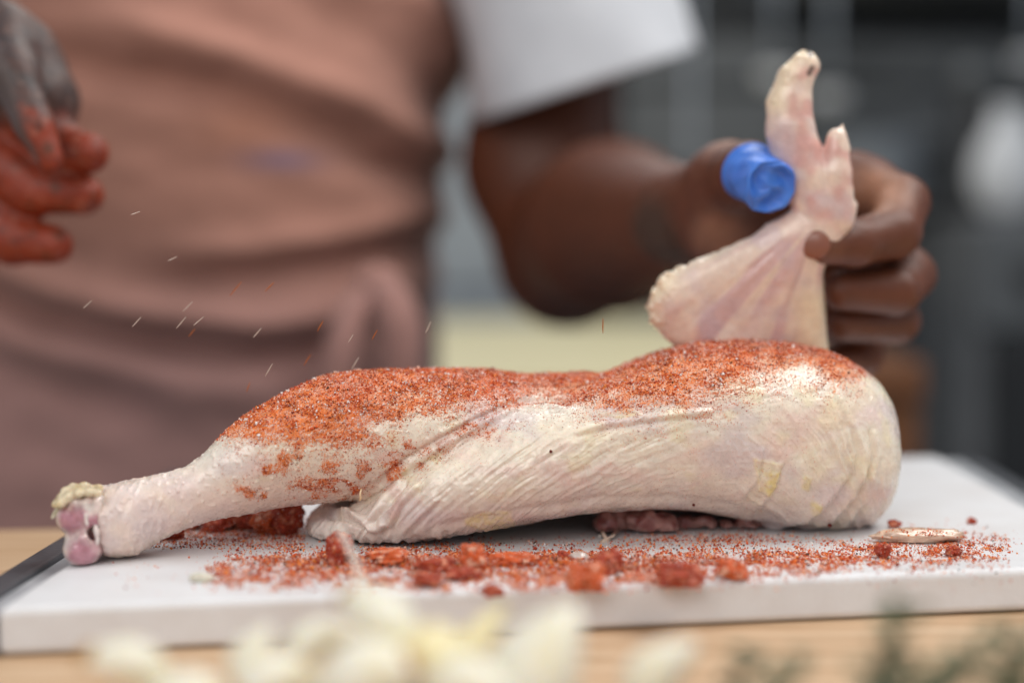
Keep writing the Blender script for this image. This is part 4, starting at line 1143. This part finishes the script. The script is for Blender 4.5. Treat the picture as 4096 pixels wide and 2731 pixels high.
CL = [('tall dark red spice lump with white salt, crossed by the garlic peel', 778, 1300, 52, 62, CLUMP),
      ('long low spice-crusted lump right of the tall one, salt grains on top', 888, 1297, 84, 32, CLUMP2),
      ('upright knobbly orange-red lump at the middle of the spice band', 1088, 1312, 50, 54, CLUMP2),
      ('slim spindle-shaped orange seed pod lying in front of the chicken', 1185, 1299, 100, 28, CLUMP2),
      ('wide dark crumbly lump left of the upright orange one', 1003, 1312, 74, 28, CLUMP),
      ('flat red lump below the upright orange one', 1062, 1332, 66, 22, CLUMP),
      ('blurred brown-red lump nearest the camera on the left', 985, 1348, 50, 30, CLUMP),
      ('small split red crumb alone in front of the band, near the board edge', 1128, 1370, 48, 26, CLUMP),
      ('tiny glossy red crumb beside the clear jelly scrap', 1292, 1286, 22, 20, CLUMP),
      ('double-peaked dark red lump right of the jelly scrap', 1395, 1318, 60, 46, CLUMP),
      ('biggest pale orange lump, blurred, in front of the band', 1347, 1358, 78, 58, CLUMP2),
      ('broad brick-red lump right of the biggest orange one', 1566, 1346, 86, 46, CLUMP),
      ('rounded tan-brown lump right of the broad brick-red one', 1687, 1328, 62, 38, CLUMP2),
      ('small triangular red lump before the pale scrap of flesh', 2030, 1281, 32, 28, CLUMP),
      ('small square dark red lump, farthest right of the front ones', 2190, 1278, 34, 22, CLUMP),
      ('little wrinkled dark red lump at the left end of the pale scrap', 2055, 1212, 26, 16, CLUMP),
      ('lone round red crumb behind the pale scrap', 2232, 1203, 18, 13, CLUMP)]
for i, (lab, dx, dy, w, h, mtl) in enumerate(CL):
    o = clump(lab, dx, dy, w, h, mtl, i + 1, depth=.45 if 'spindle' in lab else .8, amp=.16 if 'spindle' in lab else .30)
BK = [('leftmost blurred red lump behind the drumstick', 385, 1262, 70, 50), ('red lump behind the drumstick, second from the left', 440, 1240, 60, 46), ('low red lump in the middle of the heap behind the drumstick', 500, 1245, 60, 40),
      ('largest red lump behind the drumstick', 560, 1240, 90, 62), ('orange-tinged lump behind the drumstick, left of the dark one', 610, 1250, 60, 50), ('dark red lump behind the drumstick, nearest the thigh', 655, 1252, 66, 66), ('topmost red lump behind the drumstick', 600, 1210, 100, 40)]
for i, (lab, dx, dy, w, h) in enumerate(BK):
    g0 = G(dx, dy); 
    clump(lab, dx, dy - 25, w, h, CLUMP2 if 'orange' in lab else CLUMP, 40 + i)
# peppercorns stuck to the skin
# scraps on the board
def blob(label, name, cat, dx, dy, w, h, mat, colv, seed, depth=.6, amp=.12):
    o = clump(label, dx, dy, w, h, mat, seed, depth=depth, amp=amp, name=name, cat=cat, grp=None)
    if colv is not None: set_col(o.data, 'col', np.tile(np.array(colv), (len(o.data.vertices), 1)))
    if 'group' in o: del o['group']
    return o
blob('long pale scrap of raw flesh sprinkled with red specks on the board, right', 'meat_scrap', 'meat scrap', 2110, 1246, 212, 34, BONE, (.72, .52, .38), 61, depth=.30, amp=.10)
blob('clear glistening jelly scrap beside a red crumb', 'jelly_scrap', 'meat scrap', 1330, 1290, 50, 24, BONE, (.62, .52, .46), 62)
blob('thin translucent square of onion at the left end of the spice', 'onion_scrap', 'onion piece', 461, 1337, 58, 24, BONE, (.74, .70, .56), 63, depth=.3, amp=.08)
# specks on the pale scrap
n = 420; dx = rng.normal(2125, 48, n); dx = np.clip(dx, 2020, 2205); dyy = rng.uniform(1222, 1246, n)
pos = np.array([P(a_, b_, G(2110, 1246)[1] + .002 - .006 * 0) for a_, b_ in zip(dx, dyy)])
# follow the top of the scrap
sg = G(2110, 1246); hwX = 106 * U(sg[1]); 
tx = (pos[:, 0] - sg[0]) / hwX; ty = rng.uniform(-.9, .9, n); prof = np.sqrt(np.clip(1 - tx ** 2 - ty ** 2, 0.02, 1))
hh = 17 * U(sg[1])
pos = np.stack([pos[:, 0], sg[1] + hwX * .30 * .2 + ty * hwX * .30, hh * .85 + prof * hh * 1.02], 1)
sz = .00014 + .00030 * rng.random(n) ** 2
o = grains('spice_specks', pos, sz, grain_cols(n, .15), GRAIN); tag(o, 'red spice specks on the long pale scrap of flesh', 'spice specks', kind='stuff')

# peppery specks that stand out on the flank
for k, (dx, dy, Y, r, lab) in enumerate([(1912, 1211, .5485, .00085, 'round black-red peppercorn bit stuck low on the right end of the chicken'), (1264, 1031, .527, .0006, 'dark red seed stuck halfway up the chicken flank'), (1596, 1163, .5385, .0006, 'small red seed stuck to the hem of the skin')]):
    bm = bmesh.new(); bmesh.ops.create_icosphere(bm, subdivisions=3, radius=r)
    for v_ in bm.verts: v_.co *= 1 + .2 * float(noise3(v_.co.x * 1500, v_.co.y * 1500, v_.co.z * 1500 + k))
    p = np.array(P(dx, dy, Y))
    # rest on the real skin surface
    o = obj_bm('seed', bm, DARKSEED)
    dq = np.hypot(co[:, 0] - p[0], co[:, 2] - p[2]); near_ = np.where((dq < .0012))[0]
    if len(near_): p[1] = co[near_, 1].min() - r * .4
    o.location = p; tag(o, lab, 'seed')

# falling flakes
FA = [(310, 490, 'salt', 20, 'topmost pale salt flake in the air, just right of the spiced fingers'), (395, 595, 'salt', 25, 'faint pale salt flake in the air, second from the top'),
      (540, 665, 'red', 50, 'largest orange flake in the air, before the middle of the apron'), (618, 660, 'red', 45, 'faint red flake in the air right beside the largest orange one'),
      (430, 705, 'salt', 45, 'pale flake in the air just above the close pair of pale flakes'), (455, 738, 'salt', 40, 'brightest pale salt flake in the air, right one of the close pair'),
      (415, 742, 'salt', 50, 'pale salt flake in the air, left one of the close pair'), (313, 740, 'salt', 48, 'lone pale flake in the air left of the close pair'),
      (590, 765, 'salt', 50, 'pale flake in the air below the largest orange flake'), (440, 765, 'red', 50, 'thin red flake in the air right under the close pair of pale flakes'),
      (200, 700, 'salt', 42, 'leftmost pale flake in the air, before the dark apron fold'), (705, 828, 'red', 58, 'red flake in the air just above the drumstick, left of the apron ties'),
      (617, 850, 'salt', 60, 'lowest pale flake in the air above the drumstick slope'), (805, 778, 'salt', 58, 'pale flake in the air before the left apron tie'),
      (983, 753, 'salt', 65, 'bright pale flake in the air at the right edge of the apron'), (860, 770, 'red', 60, 'thin red flake in the air between the two apron ties'),
      (735, 750, 'red', 60, 'thin red flake in the air left of the apron ties'), (1385, 750, 'red', 90, 'tiny orange speck in the air under the elbow'),
      (815, 835, 'salt', 60, 'pale flake in the air close above the thick of the drumstick'), (570, 890, 'red', 70, 'lowest red flake in the air, left above the drumstick')]
mt = M('salt_flake', rough=0.3); mt.base(mt.ramp(mt.noise(800, 3), [(0.3, (0.52, 0.38, 0.31)), (0.7, (0.62, 0.50, 0.43))])); SALTM = mt.m
lsm = bpy.data.meshes.new('flake')
def flake_mesh(seed):
    bm = bmesh.new(); bmesh.ops.create_icosphere(bm, subdivisions=1, radius=1)
    for v_ in bm.verts: v_.co *= 1 + .35 * float(noise3(v_.co.x * 1.5 + seed, v_.co.y * 1.5, v_.co.z * 1.5))
    me_ = bpy.data.meshes.new('flake'); bm.to_mesh(me_); bm.free(); return me_
FM = {'salt': flake_mesh(3), 'red': flake_mesh(8)}
FM['salt'].materials.append(SALTM); FM['red'].materials.append(CLUMP2)
for dx, dy, kind_, ang_, lab in FA:
    o = bpy.data.objects.new('falling_salt_flake' if kind_ == 'salt' else 'falling_spice_flake', FM[kind_]); C.objects.link(o)
    Y = random.uniform(.515, .56)
    o.location = P(dx, dy, Y); L = random.uniform(.0022, .0036) * (1.25 if (dx, dy) in ((455, 738), (540, 665)) else 1)
    o.scale = (L, .00022, .00024); o.rotation_euler = (0, R(-ang_), 0)
    tag(o, lab, 'flake', 'falling salt flakes' if kind_ == 'salt' else 'falling red spice flakes')

# ================================================================== GARLIC AND HERBS IN FRONT
def clove(label, dx, dy, Y, L, wd, rot, mat=GARLIC, root=False, bend=.35):
    """dx,dy centre of the clove on the photo; it lies at table height or on the pile"""
    Y = Y * .87; L *= 1.05; wd *= 1.05
    p = P(dx, dy, Y)
    e = empty('garlic_clove', p); tag(e, label, 'garlic clove', 'peeled garlic cloves heaped before the board')
    ns_, nr_ = 22, 24; vs = []
    for j in range(ns_ + 1):
        t = j / ns_
        r = wd * (math.sin(math.pi * min(t * 1.0, 1)) ** .62) * (1.08 - .55 * t) + .0003
        cx = bend * L * (t - .5) ** 2 * 2; x = (t - .5) * L
        for i in range(nr_):
            a_ = 2 * math.pi * i / nr_
            rr = r * (1 + .10 * math.cos(2 * a_) + .05 * math.cos(3 * a_ + 1))
            vs.append((x, rr * math.cos(a_), rr * math.sin(a_) * .85 - cx))
    qs_ = [(j * nr_ + i, j * nr_ + (i + 1) % nr_, (j + 1) * nr_ + (i + 1) % nr_, (j + 1) * nr_ + i) for j in range(ns_) for i in range(nr_)]
    o = mesh_from('flesh', vs, qs_, mat, e)
    e.rotation_euler = rot
    bm = bmesh.new(); bmesh.ops.create_icosphere(bm, subdivisions=2, radius=wd * .42)
    for v_ in bm.verts: v_.co.x *= .35; v_.co *= 1 + .1 * random.uniform(-1, 1)
    b_ = obj_bm('root_end', bm, ROOT, e); b_.location = (-L / 2 + .0004, 0, -bend * L * .5)
    return e
clove('curved white garlic clove at the far left of the pile', 330, 1530, .400, .027, .0078, (0, R(38), R(20)), root=True)
clove('small white garlic clove standing left of the pile middle', 570, 1505, .405, .017, .0068, (R(20), R(-70), R(10)))
clove('slanting white garlic clove behind the others, left of centre', 735, 1462, .418, .025, .0068, (R(10), R(-12), R(12)))
clove('large white garlic clove lying in front at the middle', 850, 1538, .385, .033, .0110, (0, R(-14), R(0)))
clove('garlic clove tilted up toward the chicken on top of the pile', 905, 1432, .405, .030, .0080, (0, R(40), R(-30)))
clove('pale yellow garlic clove at the centre right of the pile', 1005, 1495, .395, .026, .0095, (0, R(20), R(60)), mat=GARLIC2)
clove('yellow-brown garlic clove standing behind the big one', 1080, 1490, .412, .027, .0062, (0, R(-66), R(20)), mat=GARLIC2)
clove('biggest round white garlic clove right of the pile', 1228, 1525, .392, .034, .0150, (R(10), R(-60), R(10)), bend=.12)
clove('greenish white garlic clove standing apart on the right', 1510, 1540, .398, .024, .0098, (0, R(-50), R(-20)), bend=.2)
clove('garlic clove lying flat low at the left, behind the curved one', 640, 1545, .388, .024, .0075, (0, R(5), R(40)))
clove('garlic clove at the bottom between the two yellow ones', 1090, 1570, .380, .026, .0090, (0, R(5), R(-30)))
# pieces under the pile so that it stands on the table
for i, (dx, dy, Y, lab) in enumerate([(450, 1600, .392, 'garlic clove at the bottom edge, under the left of the pile'), (800, 1640, .385, 'garlic clove buried under the large middle one'), (960, 1640, .395, 'garlic clove buried under the yellow one'), (1230, 1660, .390, 'garlic clove buried under the biggest round one')]):
    clove(lab, dx, dy, Y, .026, .0090, (0, R(8), R(40 * i)))
# dry garlic skin strip sticking up
vs = []; nn_ = 16; mm = 6
path = [P(835, 1400, .425), P(832, 1345, .440), P(815, 1290, .452), P(795, 1245, .458), P(768, 1208, .462)]
for j in range(nn_):
    t = j / (nn_ - 1) * (len(path) - 1); k = min(int(t), len(path) - 2); p = path[k] + (path[k + 1] - path[k]) * (t - k)
    w_ = .0026 * (1 - .45 * t / 4)
    for i in range(mm):
        s_ = (i / (mm - 1) - .5) * 2
        vs.append((p[0] + s_ * w_, p[1] + .0009 * s_ * s_ + .0005 * math.sin(j), p[2] + .0005 * math.sin(i + j * .7)))
qs = [(j * mm + i, j * mm + i + 1, (j + 1) * mm + i + 1, (j + 1) * mm + i) for j in range(nn_ - 1) for i in range(mm - 1)]
o = mesh_from('garlic_peel', vs, qs, PAPER); m = o.modifiers.new('t', 'SOLIDIFY'); m.thickness = .0002
tag(o, 'thin see-through strip of garlic skin sticking up from the pile', 'garlic peel')

def sprig(label, x0, y0, x1, y1, z0, z1, seed, nleaf=22, ls=.0055):
    random.seed(seed)
    e = empty('herb_sprig', (x0, y0, z0)); tag(e, label, 'herb sprig', 'green herb sprigs on the table in front')
    bpy.context.view_layer.update()
    pts_ = [Vector((x0 + (x1 - x0) * t + .002 * math.sin(5 * t + seed), y0 + (y1 - y0) * t, z0 + (z1 - z0) * t + .003 * math.sin(math.pi * t))) for t in [i / 8 for i in range(9)]]
    cpart(tube('stem', pts_, .0006, STEM, None, 6), e)
    bml = bmesh.new()
    for k in range(nleaf):
        t = (k + .5) / nleaf; p = pts_[0].lerp(pts_[-1], t); p = p + Vector((0, 0, .003 * math.sin(math.pi * t)))
        dirv = Vector((random.uniform(-1, 1), random.uniform(-1, 1), random.uniform(-.1, 1))).normalized()
        sd = dirv.cross(Vector((0, 0, 1))).normalized(); up = sd.cross(dirv)
        L = ls * random.uniform(.7, 1.3); wd = L * .30
        prof = [(0, 0), (.3, .8), (.6, 1), (.85, .6), (1, 0)]
        c_ = [bml.verts.new(p + dirv * L * a_ + up * (-.12 * L * b_)) for a_, b_ in prof]
        l_ = [bml.verts.new(p + dirv * L * a_ + sd * wd * b_ + up * .08 * L * b_) for a_, b_ in prof[1:-1]]
        r_ = [bml.verts.new(p + dirv * L * a_ - sd * wd * b_ + up * .08 * L * b_) for a_, b_ in prof[1:-1]]
        for s_ in (l_, r_):
            bml.faces.new((c_[0], s_[0], c_[1])); bml.faces.new((c_[1], s_[0], s_[1], c_[2])); bml.faces.new((c_[2], s_[1], s_[2], c_[3])); bml.faces.new((c_[3], s_[2], c_[4]))
    o = obj_bm('leaves', bml, HERB); o.modifiers.new('t', 'SOLIDIFY').thickness = .0003
    cpart(o, e)
def sp2(label, a, b, seed, n, ls):
    p = P(a[0], a[1], a[2] * .86); q = P(b[0], b[1], b[2] * .86); sprig(label, p[0], p[1], q[0], q[1], TZ, q[2], seed, n, ls * .9)
sp2('upright dark green sprig rising before the board, right of centre', (1950, 1700, .375), (2050, 1400, .385), 3, 40, .0085)
sp2('green sprig lying between the right clove and the upright sprig', (1560, 1690, .38), (1860, 1530, .385), 5, 34, .0075)
sp2('dark green sprig leaning right beside the upright one', (2020, 1690, .37), (2240, 1500, .375), 8, 40, .0085)
sp2('short sprig right behind the greenish clove', (1620, 1640, .40), (1740, 1505, .40), 13, 20, .007)
sp2('herb sprig in the bottom right corner', (2150, 1700, .36), (2400, 1470, .365), 21, 46, .0085)
sp2('sprig along the bottom edge under the upright one', (1800, 1690, .36), (2120, 1560, .365), 34, 36, .0085)
sp2('thin sprig pointing up at the far right', (2250, 1640, .385), (2345, 1430, .39), 37, 22, .006)
bpy.context.view_layer.update()
